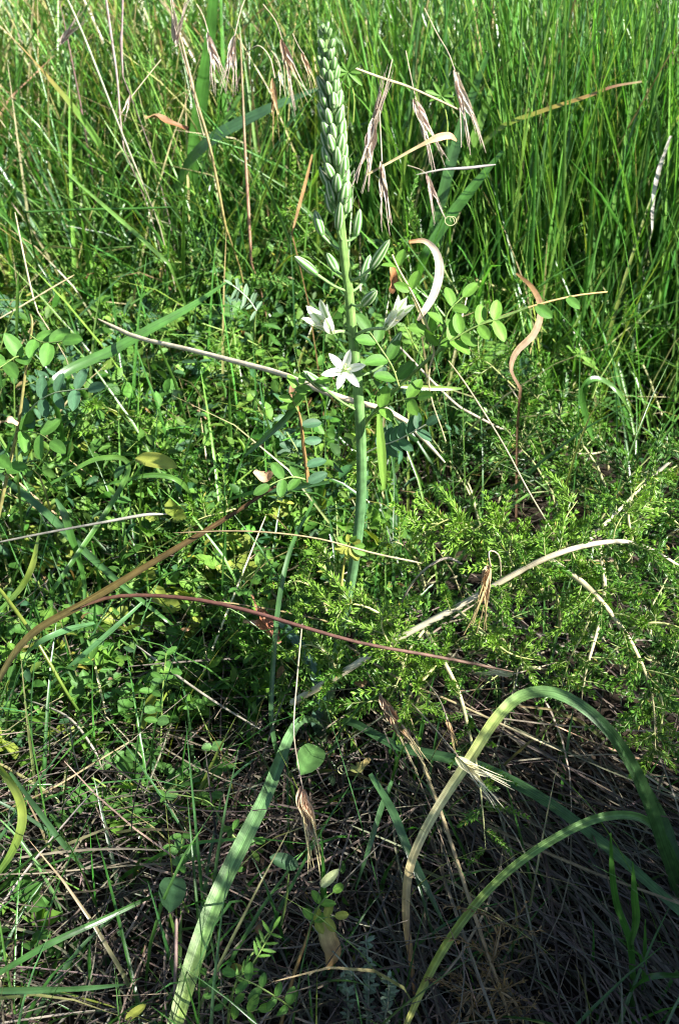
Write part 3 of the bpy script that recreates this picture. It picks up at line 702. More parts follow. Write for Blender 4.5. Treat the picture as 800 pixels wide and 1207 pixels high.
# ------------------------------------------------------------------ strap leaved plant at the right edge
def strap_plant():
    b = at_z(812, 1085, 0.0)
    root = empty('strap_leaf_plant', b, 'arching strap leaves with yellowed tips rooted at the right edge', 'leafy plant')
    def leaf(pts, w, cols, z, lab, fold=.35, nor=(0, -.6, .8), twist=0.0, n=40):
        Q = trace(pts, n, z=z); mm = MB(); wm = np.array(w, float) / np.mean([pxm(q) for q in Q])
        mm.ribbon(Q, wm * (1 + .05 * np.sin(np.linspace(0, 17, len(wm)))), cols, nor, fold, 9, twist, vpow=1.0, keel=1.35, wav=.0006)
        o = mm.build('leaf', M_STRAP, None); o.parent = root; o.location = -np.array(root.location); o['label'] = lab
    g = (0.05, 0.115, 0.036); yg = (0.30, 0.38, 0.10); cr = (0.60, 0.55, 0.32); br = (0.32, 0.19, 0.07)
    leaf([(812, 1085), (785, 1010), (768, 955), (748, 908), (718, 862), (682, 830), (645, 815), (610, 822), (582, 850), (555, 892), (520, 945), (495, 990), (481, 1030), (478, 1080), (484, 1130), (488, 1172)],
         [9, 13, 15, 15, 14, 13.5, 13, 13, 13, 13, 12, 11, 10, 9, 7, 3], [g, g, g, g, g, (0.06, 0.135, 0.042), (0.09, 0.18, 0.055), (0.15, 0.26, 0.075), yg, (0.40, 0.44, 0.16), cr, cr, (0.5, 0.40, 0.2), (0.42, .30, .13), br, (0.2, .10, .04)],
         [.0, .08, .12, .15, .18, .195, .20, .195, .185, .16, .12, .085, .06, .04, .025, .018], 'tall arching green leaf fading to cream and a brown tip')
    leaf([(808, 1085), (800, 1035), (785, 995), (768, 972), (742, 961), (702, 965), (652, 989), (602, 1024), (562, 1064), (526, 1113), (500, 1160), (477, 1212)],
         [8, 9, 10, 10, 10, 10, 10, 10, 10, 10, 9, 7], [g, g, (0.08, 0.18, 0.06), (0.12, 0.23, 0.08), (0.14, 0.26, 0.09), (0.15, 0.27, 0.08), (0.19, 0.30, 0.08), (0.24, 0.33, 0.08), (0.30, 0.36, 0.08), (0.42, 0.42, 0.12)],
         [.0, .05, .08, .095, .105, .11, .105, .09, .075, .055, .04, .03], 'narrow arching green leaf ending in a yellow tip at the bottom edge', fold=.7)
    leaf([(815, 1085), (800, 1045), (782, 980), (758, 930), (738, 896)], [14, 22, 22, 16, 5], [(0.04, 0.10, 0.035), (0.05, 0.12, 0.04)], [.0, .03, .06, .09, .11], 'dark shaded upright leaf at the right edge')
strap_plant()

# ------------------------------------------------------------------ single grass blades and dry stalks that stand out
def blade(label, pts, w, cols, y=None, z=None, name='grass_blade', cat='grass blade', mat=None, fold=.2, twist=0.0, n=20, nor=None, tube=False, group=None, wav=0.0, root=None):
    Q = trace(pts, n, y=y, z=z); mm = MB()
    wm = np.array(w if hasattr(w, '__len__') else [w * .8, w, w * .8], float) / np.mean([pxm(q) for q in Q])
    wm = interp(wm, n); cc = np.asarray(cols, float) * (.78 if mat is M_STRAW else 1); cols = interp(cc, n) if cc.ndim == 2 else np.broadcast_to(cc, (n, 3))
    rooted = root if root is not None else (cat == 'grass blade' or y is not None and abs(Q[0][2] - Q[-1][2]) > .06)
    if rooted:                                   # carry the lower end on down to the soil
        lo = 0 if Q[0][2] < Q[-1][2] else -1
        e = Q[lo]; back = .35 * e[2] if y is not None else 1.0 * e[2]
        g = np.array((e[0] + (.1 * e[2] if lo else -.1 * e[2]), e[1] + back, 0)); g[2] = float(gz(g[0], g[1])) - .004
        ex = smooth([e, e * .55 + g * .45 + np.array((0, .1 * e[2], .06 * e[2])), g], 6)[1:]
        if lo == 0: Q = np.vstack([ex[::-1], Q]); wm = np.concatenate([np.full(5, wm[0] * .8), wm]); cols = np.vstack([np.repeat(cols[:1], 5, 0), cols])
        else: Q = np.vstack([Q, ex]); wm = np.concatenate([wm, np.full(5, wm[-1] * .8)]); cols = np.vstack([cols, np.repeat(cols[-1:], 5, 0)])
    if tube:
        wm = wm * (.82 if mat is M_STRAW and y is not None else 1); wm[0] *= .35; wm[-1] *= .35
        mm.tube(Q, wm / 2, cols, 6)
    else:
        if nor is None:
            rr = random.Random(zlib.crc32(label.encode()) & 0xffff); nor = nrm(np.array((0, -.65, .6)) + np.array([rr.uniform(-.35, .35) for _ in range(3)]))
        mm.ribbon(Q, wm, cols, nor, fold, 5, twist, wav=wav)
    o = mm.build(name, mat or M_GRASS, None, origin=Q[0])
    return tag(o, label, cat, group)

gd, gm, gl, gb = np.array(G_DEEP), np.array(G_MID), np.array(G_LITE), np.array(G_BLUE)
yel = np.array((0.24, 0.30, 0.05)); st = np.array(STRAW); sdk = np.array(STRAW_D); crm = np.array(CREAM); pur = np.array(PURP)
brn = np.array((0.23, 0.15, 0.05)); pink = np.array((0.45, 0.22, 0.14))

blade('broad upright green blade at the top, left of the flower spike', [(222, 265), (229, 180), (238, 110), (247, 50), (254, -30)], [10, 17, 17, 13, 9], [gm, gm * 1.1, gm * 1.1], y=[.72, .70])
blade('broad bluish blade folding right behind the flower spike top', [(205, 230), (225, 188), (255, 160), (292, 140), (330, 122), (376, 104)], [8, 14, 17, 16, 12, 4], [gb * 1.2, gb * 1.6 + .02, gb * 1.8 + .03], y=[.68, .60], twist=.3)
blade('green blade with a brown tip slanting from the top left corner', [(140, 215), (124, 180), (95, 137), (58, 92), (28, 58), (-4, 26)], [5, 8, 8, 6, 4, 3], [gm, gl, gl, (0.25, .2, .06), (0.42, .28, .12), st], y=[.62, .52])
blade('wide dark green blade slanting over the herbs at left', [(60, 452), (85, 434), (130, 414), (180, 386), (225, 361), (268, 332)], [9, 12, 12, 11, 8, 2], [gm * .9, gm, gm * 1.1], y=[.22, .30])
blade('dark blade slanting up to the flower stem below the tan twig', [(285, 540), (310, 518), (335, 495), (352, 474), (362, 455)], [4, 8, 9, 9, 5], [gd, gd * 1.2], y=[.14, .12])
blade('pale edged blade running down from the left edge', [(-6, 556), (50, 600), (92, 642), (140, 686), (205, 738)], [6, 9, 9, 7, 3], [gb * 1.3, gb * 1.1, gm], z=[.14, .13, .11, .09, .06])
blade('short broad blade crossing the pale edged blade at left', [(66, 588), (76, 606), (84, 632), (92, 655), (100, 692), (98, 740)], [3, 9, 9, 7, 5, 3], [gb, gm, gm], z=[.16, .15, .13, .11, .08, .05], twist=.5)
blade('yellow green curled blade at the left edge near the bottom', [(-5, 900), (12, 922), (24, 945), (26, 972), (14, 1005), (-5, 1034)], [7, 10, 11, 11, 9, 5], [yel, yel, gl], z=[.09, .1, .1, .09, .07, .05])
blade('dull green blade slanting down at lower left', [(12, 910), (45, 955), (75, 995), (104, 1030)], [4, 7, 7, 3], [gb, gb * .9], z=[.09, .08, .06, .03])
blade('bluish blade lying level at the bottom left edge', [(-6, 1168), (50, 1167), (100, 1165), (152, 1160)], [9, 10, 8, 2], [gb, gb * 1.1], z=[.07, .07, .06, .06])
blade('long dark blade rising right at the bottom left', [(-6, 1150), (60, 1112), (130, 1080), (200, 1046)], [6, 8, 7, 2], [gd * 1.2, gd], z=[.05, .06, .06, .05])
blade('sunlit thin blade slanting under the brown stalk', [(56, 810), (95, 775), (135, 740), (168, 710)], [3, 6, 6, 3], [gb * 1.5, gb * 1.6], z=[.06, .09, .11, .12])
blade('pale short blade arching left beneath the brown stalk', [(30, 772), (50, 755), (80, 742), (112, 734)], [2, 7, 8, 4], [gb * 1.7, gb * 1.4], z=[.10, .12, .12, .11])
blade('yellow green stalk slanting down from the left edge', [(-5, 688), (30, 735), (55, 775), (80, 818), (106, 857)], [5, 5, 5, 4, 3], [yel, yel * .9, gm], z=[.13, .12, .1, .07, .03], tube=True)
blade('pale looping blade at the left edge above the yellow stalk', [(50, 608), (44, 640), (38, 668), (24, 694), (-5, 724)], [2, 5, 8, 7, 4], [gl, yel, gm], z=[.15, .15, .14, .12, .10])
blade('broad grass blade leaning right of the hanging seed heads', [(505, 285), (520, 235), (533, 185), (550, 130), (575, 62)], [9, 13, 13, 11, 5], [gm, gb * 1.2, gm], y=[.55, .58])
blade('bright translucent blade right of the seed heads', [(545, 205), (560, 160), (572, 125), (584, 92)], [8, 12, 9, 2], [gl, gl * 1.1], y=[.60, .62])
blade('dark green blade slanting below the seed heads', [(500, 300), (528, 258), (556, 222), (592, 178)], [11, 14, 12, 4], [gm, gm], y=[.50, .54])
blade('slim upright blade tip right of the broad leaning blade', [(604, 205), (600, 170), (594, 130), (590, 95)], [9, 9, 6, 1], [gl, gm * 1.2], y=[.62, .62])
blade('hooked green blade standing over the straw at right', [(702, 524), (692, 498), (686, 470), (692, 450), (708, 447), (728, 462), (746, 492)], [6, 8, 8, 7, 6, 5, 2], [gm, gm, gl], z=[.08, .12, .15, .17, .17, .16, .13])
blade('yellow tipped grass leaf bending right across the tall grass', [(560, 180), (590, 150), (640, 130), (690, 114), (722, 102), (756, 96)], [5, 6, 5, 4, 3, 2], [gl, yel, (0.36, .26, .07), pink * .9, st], y=[.58, .56])
blade('yellow green blade slanting up to the right edge', [(615, 385), (680, 310), (730, 235), (780, 165), (805, 130)], [4, 6, 6, 5, 3], [gl, gl * 1.15, yel], y=[.60, .64])
blade('bright blade rising through the grass near the top right', [(618, 180), (635, 120), (655, 60), (668, 25)], [4, 5, 5, 2], [yel, gl], y=[.66, .66])
blade('grey green blade slanting over the straw below the asparagus', [(436, 912), (462, 955), (480, 1000), (502, 1045), (523, 1089)], [6, 10, 10, 8, 2], [gb * 1.2, gb], z=[.09, .085, .07, .05, .03])
blade('thin grey green blade leaning left over the straw', [(462, 920), (450, 950), (436, 995), (419, 1048)], [4, 7, 6, 2], [gb, gb], z=[.07, .07, .06, .03])
blade('upright kinked seedling blade at the lower right', [(744, 1212), (745, 1160), (742, 1110), (727, 1068), (721, 1030), (719, 982)], [6, 8, 9, 9, 8, 2], [gd * 1.2, gd * 1.3, gm], z=[.0, .03, .06, .085, .11, .14])
blade('short upright seedling blade beside the kinked one', [(742, 1118), (749, 1085), (747, 1055), (745, 1015)], [4, 10, 9, 1], [gm, gm * 1.2], z=[.055, .075, .095, .12])
blade('slim pointed seedling blade near the right bottom edge', [(757, 1172), (759, 1130), (760, 1083)], [5, 7, 1], [gm, gm * 1.2], z=[.02, .05, .08])
blade('narrow blade crossing low at the bottom right corner', [(735, 1175), (765, 1152), (806, 1150)], [3, 8, 5], [gd, gd], z=[.03, .06, .06])
blade('bent green blade leaning left among the herbs', [(60, 700), (150, 560), (118, 540), (60, 570)], [5, 7, 6, 3], [gm, gl, gm], z=[.10, .16, .17, .15])
blade('green blade slanting down left beside the dry curled leaf', [(230, 600), (215, 570), (180, 560), (120, 572)], [3, 6, 6, 2], [gl, gm], z=[.10, .14, .15, .14])
blade('upright blade at the left edge of the herbs', [(20, 395), (21, 350), (22, 320)], [4, 5, 1], [gl, gl], y=[.3, .3])
blade('bright green grass stem slanting down left of the herbs', [(80, 205), (120, 240), (160, 275), (200, 312)], [2, 4, 5, 4], [gl * 1.2, gl], y=[.5, .45])
blade('level thin green stem across the left grass', [(30, 250), (90, 247), (150, 246), (205, 244)], [3, 3, 3, 2], [gm, gm], y=[.5, .5], tube=True)
blade('bright yellow green level blade under the opening flower', [(470, 455), (500, 457), (530, 458), (545, 458)], [4, 6, 5, 2], [yel, gl], y=[.18, .2])
blade('slim green stem rising before the asparagus gap', [(532, 660), (545, 625), (560, 585)], [5, 4, 3], [gl, gl], z=[.12, .17, .21], tube=True)
blade('bent blade with folded tip at the foot of the flower stem', [(330, 905), (320, 850), (322, 780), (330, 700), (345, 640), (370, 590)], [5, 6, 6, 6, 5, 3], [gb, gb, gm], z=[.03, .07, .11, .16, .19, .22])
blade('pale flat blade end lying beside the flower stem', [(265, 590), (300, 580), (340, 575), (388, 568)], [3, 5, 8, 4], [gm, gb * 1.6, gb * 1.7], y=[.02, -.02])

D = dict(name='dry_stalk', cat='dry stalk', mat=M_STRAW)
blade('thick olive brown bent stalk sweeping up from the left edge', [(-6, 810), (20, 766), (50, 738), (100, 711), (150, 681), (200, 651), (250, 621), (325, 573)], [7, 8, 9, 9, 8, 7, 6, 3], [(0.085, .08, .03), (0.11, .09, .03), (0.13, .10, .03), (0.11, .075, .028), (0.10, .055, .025)], z=[.10, .13, .15, .17, .19, .21, .23, .26], fold=.8, **D)
blade('long reddish stem arching across the middle towards the asparagus', [(95, 716), (130, 704), (180, 702), (240, 708), (300, 722), (360, 740), (430, 759), (520, 775), (605, 792)], [3, 5, 5, 5, 5, 4.5, 4, 4, 3], [(0.17, .09, .05), (0.18, .08, .055), (0.20, .09, .07), (0.19, .10, .075), (0.2, .13, .09)], z=[.17, .18, .19, .20, .205, .21, .21, .20, .185], tube=True, **D)
blade('long pale tan twig lying across the herbs left of the flowers', [(116, 376), (160, 397), (215, 410), (270, 424), (330, 440), (368, 456), (412, 472), (470, 490), (524, 545)], [4, 6, 6, 6.5, 6.5, 7, 7, 6, 5], [(0.44, .36, .24), (0.55, .47, .34), (0.46, .38, .26), (0.5, .42, .28)], y=[.28, .24, .2, .16, .12, .08, .06, .05, .04], tube=True, name='dry_twig', cat='twig', mat=M_WOOD)
blade('thin straw slanting down right of the vetch stem', [(528, 425), (552, 458), (592, 522), (622, 578), (652, 628)], [2, 2.5, 2.5, 2.5, 2], [st, crm], y=[.12, .06], tube=True, **D)
blade('pale straw slanting down right through the asparagus', [(395, 752), (470, 800), (530, 826), (600, 858), (662, 886)], [2.5, 3, 3, 3, 2], [st * .8, st, crm], z=[.13, .13, .125, .12, .11], tube=True, **D)
blade('long dry stem crossing the straw between the two arching leaves', [(482, 840), (500, 905), (522, 965), (556, 1070), (580, 1140), (605, 1212)], [3, 4, 5, 5, 4, 4], [st * .8, st, (0.42, .31, .18), sdk * 1.3], z=[.10, .10, .09, .06, .04, .02], tube=True, **D)
blade('level grey straw at left above the brown stalk', [(-6, 640), (60, 627), (120, 616), (170, 607), (197, 606)], [2.5, 3, 3.5, 4, 2], [(0.34, .32, .26), (0.5, .48, .4)], z=[.15, .17, .19, .2, .2], tube=True, **D)
blade('curled tan ribbon leaf hanging right of the vetch leaflets', [(608, 322), (626, 338), (637, 362), (630, 392), (608, 415), (602, 436), (613, 458)], [3, 6, 8, 9, 9, 8, 4], [(0.28, .16, .06), (0.26, .16, .08), (0.25, .18, .11), (0.20, .12, .07)], y=[.30, .28, .26, .24, .22, .2, .2], twist=[0, .6, 1.2, .2], name='dry_leaf', cat='dry leaf', mat=M_STRAW)
blade('whitish curled dead leaf hanging behind the vetch', [(482, 285), (500, 284), (513, 296), (518, 318), (512, 345), (500, 366), (492, 378)], [4, 6, 9, 11, 10, 8, 3], [(0.40, .20, .07), (0.48, .40, .30), (0.52, .46, .39), (0.50, .42, .36), (0.44, .36, .26)], y=[.14, .14, .13, .12, .11, .10, .10], name='dry_leaf', cat='dry leaf', mat=M_STRAW, fold=.5, nor=(.2, -.8, .4))
blade('straw stalk ending in a pinkish leaf tip above the seed heads', [(432, 206), (465, 188), (498, 170), (516, 162), (530, 160), (538, 166)], [2.5, 3, 4, 9, 8, 2], [st, st, (0.5, .3, .16), (0.60, .32, .22), (0.5, .25, .12)], y=[.20, .22], **D)
blade('level grey dry spike sticking out to the right', [(490, 206), (520, 200), (550, 198), (584, 194)], [2, 3, 5, 3], [(0.40, .40, .3), (0.42, .40, .38), (0.40, .36, .34)], y=[.3, .3], tube=True, **D)
blade('buff twig slanting down behind the spike tip to the right', [(412, 78), (450, 92), (478, 101), (512, 116), (550, 134)], [3, 4.5, 4, 4, 3], [(0.5, .47, .26), (0.5, .44, .26), (0.42, .34, .2)], y=[.35, .40], tube=True, **D)
blade('pinkish brown upright stalk in the grass left of the spike', [(283, 40), (286, 110), (289, 180), (293, 250), (296, 310)], [2.5, 3, 4, 5, 4], [(0.36, .3, .16), (0.40, .28, .18), (0.46, .26, .17), (0.34, .2, .12)], y=[.56, .52], tube=True, **D)
blade('tan stalk leaning right below the fanned seed head', [(212, 40), (222, 80), (232, 120), (248, 175), (266, 268)], [3, 4, 4, 4, 4], [(0.45, .33, .22), (0.42, .30, .16), (0.34, .28, .10)], y=[.55, .5], tube=True, **D)
blade('greyish purple stalk coming down from the top left', [(124, -10), (131, 40), (138, 90), (142, 140), (146, 175)], [3.5, 4, 3.5, 3, 2], [(0.40, .30, .28), (0.44, .35, .32), (0.32, .24, .2)], y=[.56, .52], tube=True, **D)
blade('thin pale purple stalk with a knot at the top left', [(145, -10), (144, 30), (143, 50), (145, 90)], [3, 3, 5, 2], [(0.46, .34, .34), (0.4, .3, .28)], y=[.58, .58], tube=True, **D)
blade('pale green slanting stem in the top left grass', [(78, -5), (98, 40), (117, 88), (138, 142), (158, 192)], [3, 3.5, 3.5, 3, 3], [(0.45, .52, .3), (0.4, .46, .28), (0.5, .46, .3)], y=[.54, .50], tube=True, **D)
blade('whitish dry blade upright near the right edge', [(790, 160), (776, 200), (769, 235), (768, 272)], [3, 5, 5, 2], [(0.5, .46, .4), (0.58, .54, .5), (0.5, .46, .4)], y=[.58, .55], **D)
blade('thin dark brown stalk left of the spike', [(368, 182), (360, 215), (352, 245), (344, 275)], [2, 4, 4, 2], [(0.30, .16, .06), (0.34, .2, .08), (0.22, .14, .06)], y=[.3, .28], **D)
blade('pale straight straw at left over the herbs', [(18, 250), (28, 300), (38, 345), (45, 368)], [2, 3, 3, 2], [crm, crm], y=[.35, .32], tube=True, **D)
blade('thin straw leaning to the left edge above the vetch', [(-5, 378), (30, 358), (60, 340), (88, 324)], [2, 2.5, 2.5, 2], [crm, st], y=[.3, .32], tube=True, **D)
blade('level reddish straw crossing behind the flower stem foot', [(205, 628), (290, 626), (370, 634), (440, 652), (497, 664)], [2, 2.5, 2.5, 3, 3], [sdk, st, crm], y=[-.02, -.05], tube=True, **D)
blade('thin bowed straw arching over the dark gap', [(462, 745), (478, 700), (500, 672), (525, 658), (545, 665)], [2.5, 2.5, 3, 3.5, 3], [(0.42, .36, .28), (0.5, .42, .34)], z=[.12, .16, .19, .2, .2], tube=True, **D)
blade('upright purplish stalk at the bottom left of the strap leaf', [(206, 1212), (207, 1150), (208, 1080)], [5, 5, 4], [(0.34, .24, .22), (0.32, .22, .18)], z=[.01, .04, .07], tube=True, **D)
blade('thin brown stalk slanting at the bottom left', [(-5, 960), (60, 930), (110, 900), (160, 870)], [2, 2.5, 2.5, 2], [sdk, st], z=[.03, .05, .05, .06], tube=True, **D)
blade('pale straw stretched left below the reddish stem', [(30, 824), (80, 845), (110, 882), (120, 905)], [2, 3, 3, 2], [(0.5, .46, .36), (0.42, .37, .28)], z=[.04, .06, .05, .03], tube=True, **D)
blade('slanting grey straw below the reddish stem centre', [(160, 760), (200, 790), (250, 825), (310, 862)], [2, 3, 3, 2], [(0.34, .31, .25), (0.4, .36, .28)], z=[.08, .08, .07, .06], tube=True, **D)
blade('straight pale straw at right under the side cane', [(560, 652), (620, 660), (680, 660), (728, 662)], [2, 3, 3, 2], [(0.4, .3, .18), (0.36, .28, .16)], z=[.12, .13, .13, .12], tube=True, **D)
blade('pale stick lying in the dark gap above the asparagus plume', [(462, 400), (530, 470), (560, 490), (620, 520)], [3, 4, 4, 3], [(0.5, .44, .34), (0.44, .38, .28)], y=[.3, .34], tube=True, **D)
blade('grey stick leaning at the right edge below the grass', [(735, 600), (760, 570), (788, 545)], [4, 5, 4], [(0.48, .44, .34), (0.44, .4, .3)], z=[.16, .2, .22], tube=True, **D)

# ------------------------------------------------------------------ drooping brome seed heads
def floret_mesh(i):
    r = random.Random(i); m = MB()
    t = np.linspace(0, 1, 9)
    P = np.stack([.02 * np.sin(t * 3 + i), t * .45, .02 * t], -1)
    c = [(0.30, .20, .18), (0.40, .29, .26), (0.54, .46, .40)] if i % 2 else [(0.5, .42, .34), (0.62, .54, .44), (0.66, .58, .48)]
    m.ribbon(P, np.array([.02, .066, .086, .080, .060, .030, .010]), c, (0, 0, 1), 1.1, 5, edge=(0.72, .68, .56))
    t = np.linspace(0, 1, 6); A = np.stack([.02 * t ** 2 * r.uniform(-2, 2), .44 + t * .56, .02 + t * 0], -1)
    m.tube(A, [.010, .008, .004], (0.50, .40, .33), 3)
    return m.build('floret', M_STRAW, link=False)
FLO = [floret_mesh(i) for i in range(4)]
def floret_tinted(i, cols, edge):
    m = MB(); t = np.linspace(0, 1, 9); P = np.stack([.02 * np.sin(t * 3 + i), t * .45, .02 * t], -1)
    m.ribbon(P, np.array([.02, .066, .086, .080, .060, .030, .010]), cols, (0, 0, 1), 1.1, 5, edge=edge)
    t = np.linspace(0, 1, 6); A = np.stack([.03 * t ** 2 * (i - 1), .44 + t * .56, .02 + t * 0], -1)
    m.tube(A, [.010, .008, .004], cols[-1], 3)
    return m.build('floret', M_STRAW, link=False)
FLO_PALE = [floret_tinted(i, [(0.45, .46, .22), (0.62, .58, .36), (0.70, .66, .46)], (0.7, .68, .5)) for i in range(3)]
FLO_BRN = [floret_tinted(i, [(0.30, .20, .10), (0.34, .22, .12), (0.28, .22, .09)], (0.5, .4, .25)) for i in range(3)]
FLO_PINK = [floret_tinted(i, [(0.34, .19, .13), (0.42, .28, .17), (0.44, .38, .2)], (0.58, .5, .34)) for i in range(3)]

def seed_head(label, stalk, head, y=None, z=None, n=8, flo=FLO, spread=.16, fat=1.0, slim=False):
    pts = trace(stalk, 14, y=y, z=z)
    if y is not None:
        y1 = y[-1] if hasattr(y, '__len__') else y
        a, b = at_y(*head[0], y1), at_y(*head[1], y1 - .01)
    else:
        z1 = z[-1] if hasattr(z, '__len__') else z
        a, b = at_z(*head[0], z1), at_z(*head[1], max(z1 - .015, .012))
    root = empty('brome_seed_head', pts[0], label, 'seed head')
    m = MB(); m.tube(np.vstack([pts, a[None]]), [.0006, .0005], [(0.40, .36, .22), (0.42, .32, .26)], 4); m.build('stalk', M_STRAW, root)
    d = b - a; L = np.linalg.norm(d); d = d / L
    rr = random.Random(zlib.crc32(label.encode()) & 0xfff)
    side = nrm(np.cross(d, (0.1, -.8, .5))); nn = np.cross(side, d)
    for i in range(n):
        u = i / n; s = (-1) ** i
        dd = d + side * s * spread * (.45 + .8 * rr.random()) * (0.5 if slim else 1) + nn * rr.uniform(-.1, .1)
        ln = L * rr.uniform(.66, .78) * (1 - .12 * u)
        place('floret', rr.choice(flo), root, a + d * L * .30 * u + side * s * .0006, dd, nn + side * rr.uniform(-.8, .8), (ln * fat, ln, ln * fat))
    return root

seed_head('purple brome head hanging highest right of the flower spike', [(500, 10), (515, 40), (528, 62), (536, 84)], [(536, 82), (566, 188)], y=[.46, .40], n=10)
seed_head('purple brome head hanging left of the highest one', [(478, 60), (484, 90), (490, 118)], [(489, 116), (520, 208)], y=[.42, .38], n=9)
seed_head('small purple brome head below the level grey spike', [(480, 195), (495, 200), (503, 206)], [(503, 205), (521, 270)], y=[.36, .34], n=8)
seed_head('slim brown brome head close right of the spike buds', [(447, 130), (449, 170), (450, 192)], [(450, 190), (455, 282)], y=[.22, .20], n=8, slim=True)
seed_head('wide grey purple brome head leaning left behind the spike', [(462, 70), (455, 100), (441, 145)], [(442, 140), (420, 240)], y=[.30, .28], n=10, spread=.12, fat=1.3)
seed_head('upright pale purple brome spike above the grey head', [(437, 160), (440, 150), (442, 142)], [(438, 155), (462, 68)], y=[.30, .30], n=8, slim=True)
seed_head('fanned brome head spreading at the top edge', [(240, 160), (222, 90), (210, 48)], [(206, 55), (214, -25)], y=[.55, .52], n=10, spread=.22)
seed_head('grey brome head hanging beside the broad upright blade', [(232, 5), (240, 20), (246, 40)], [(246, 38), (262, 120)], y=[.58, .56], n=8)
seed_head('silvery brome head hanging between two stalks at the top', [(290, -5), (283, 15), (276, 45)], [(277, 42), (268, 120)], y=[.55, .52], n=10)
seed_head('pink tinged brome head left of the spike tip', [(310, 5), (325, 25), (333, 48)], [(333, 46), (356, 140)], y=[.50, .46], n=9, flo=FLO_PINK + FLO[:2])
seed_head('small pink brome head touching the spike tip', [(345, 40), (352, 55), (358, 64)], [(357, 62), (376, 118)], y=[.30, .26], n=6, flo=FLO_PINK, slim=True)
seed_head('narrow brown brome head on a bowed stalk left of the spike', [(290, 62), (305, 54), (318, 68), (324, 92)], [(323, 92), (325, 182)], y=[.42, .40], n=5, flo=FLO_BRN, slim=True)
seed_head('small greenish brome head beside the narrow brown one', [(320, 60), (328, 72), (331, 84)], [(330, 82), (334, 122)], y=[.44, .44], n=4, flo=FLO_PALE, slim=True)
seed_head('grey brome head leaning on the thin purple stalk', [(190, 70), (170, 95), (152, 118)], [(155, 112), (140, 150)], y=[.50, .48], n=7)
seed_head('blurred grey brome head slanting at the top left', [(60, 60), (70, 55), (76, 50)], [(70, 52), (106, 8)], y=[.62, .60], n=7)
seed_head('brown brome head hanging in front of the white cane', [(592, 740), (590, 690), (588, 656), (576, 650), (578, 668)], [(578, 666), (556, 762)], z=[.16, .21, .25, .26, .25], n=9, flo=FLO_BRN, spread=.10, fat=1.25)
seed_head('pale brome head pointing left above the arching leaf', [(660, 780), (640, 785), (603, 795)], [(604, 796), (548, 783)], z=[.14, .15, .15], n=8, flo=FLO_PALE, fat=1.2)
seed_head('cream brome head resting on the arching leaf', [(455, 800), (500, 845), (530, 880), (540, 892)], [(538, 891), (606, 948)], z=[.12, .14, .16, .17], n=10, flo=FLO_PALE, spread=.24, fat=1.2)
seed_head('closed brown brome head above the cream one', [(490, 790), (515, 820), (528, 850)], [(527, 848), (544, 900)], z=[.13, .16, .17], n=5, flo=FLO_BRN, slim=True)
seed_head('long buff brome head slanting over the straw', [(425, 780), (440, 805), (450, 822)], [(449, 818), (508, 928)], z=[.11, .13, .13], n=8, flo=FLO_PINK + FLO_BRN[:1], slim=True)
seed_head('long pinkish brome head hanging at the bottom centre', [(356, 735), (350, 800), (346, 860), (352, 905), (357, 930)], [(356, 926), (378, 1050)], z=[.17, .16, .14, .12, .11], n=8, flo=FLO_PINK, slim=True, fat=1.25)

# ------------------------------------------------------------------ leaflets, vetches and other herbs
def leaflet_mesh(i, col, slim=.27, fold=.14, tip=(1, 1, 1)):
    m = MB(); K = 9; cr = 5; t = np.linspace(0, 1, K); a = np.linspace(-1, 1, cr)
    w = np.sin(np.pi * np.clip(.06 + t * .90, 0, 1)) ** .62 * slim; w[0] = .02; w[-1] = .02
    r = random.Random(i)
    X = w[:, None] * a; Y = np.broadcast_to(t[:, None], X.shape)
    Z = fold * np.abs(a) * w[:, None] * 2 - r.uniform(.02, .16) * (t ** 2)[:, None]
    c = np.broadcast_to(np.array(col), (K, cr, 3)).copy(); c[:, 2] *= 1.35; c[:, 0] *= .92; c[-1] = np.array(col) * tip
    u = np.stack(np.broadcast_arrays(a[None, :] * .25 + i * 3.1, t[:, None] * .3), -1)
    m.grid(np.stack([X, Y, Z], -1), c, u)
    return m
LF = {k: [leaflet_mesh(i, np.array(c) * f, s).build('leaflet', M_HERB, link=False) for i, f in enumerate((.85, 1.0, 1.15))] for k, (c, s) in dict(
    green=((0.075, 0.185, 0.032), .27), blue=((0.060, 0.140, 0.070), .25), lite=((0.125, 0.265, 0.038), .27), yellow=((0.30, 0.33, 0.06), .28),
    silver=((0.14, 0.23, 0.13), .14), round=((0.075, 0.165, 0.045), .42), dark=((0.035, 0.085, 0.035), .42), pod=((0.17, 0.30, 0.05), .055), slim=((0.10, 0.22, 0.035), .12)).items()}

VIEW_N = np.array((0.05, -.62, .78))
def pin_leaf(plant, P, kind, size, pairs, nor=VIEW_N, both=True, start=.15, seed=0, col=(0.16, .24, .06), term=True, angle=1.0, r=.0007):
    rr = random.Random(seed)
    m = MB(); m.tube(P, [r, r * .7], col, 5); lf = m.build('leaf', M_STEM, None)
    lf.parent = plant; lf.location = -np.array(plant.location)
    T = tangents(P); k = len(P)
    me = LF[kind]
    for j in range(pairs):
        f = start + (1 - start) * (j + .3) / pairs; i = min(int(f * (k - 1)), k - 1); p = P[i]; t = T[i]
        s = nrm(np.cross(t, nor))
        for sg in ((-1, 1) if both is True else (both,)):
            d = s * sg * math.sin(angle) + t * math.cos(angle) + np.array([rr.gauss(0, .14) for _ in range(3)])
            n2 = np.asarray(nor) + np.array([rr.gauss(0, .28) for _ in range(3)])
            put(lf, 'leaflet', rr.choice(me), p, d, n2, size * rr.uniform(.85, 1.12))
    if term: put(lf, 'leaflet', rr.choice(me), P[-1], T[-1], nor, size)
    return lf
def put(par, name, me, o, y, n, s):
    """shared mesh under an unrotated, unscaled parent"""
    return place(name, me, par, o, y, n, s)

def px_size(px, p): return px / pxm(p)

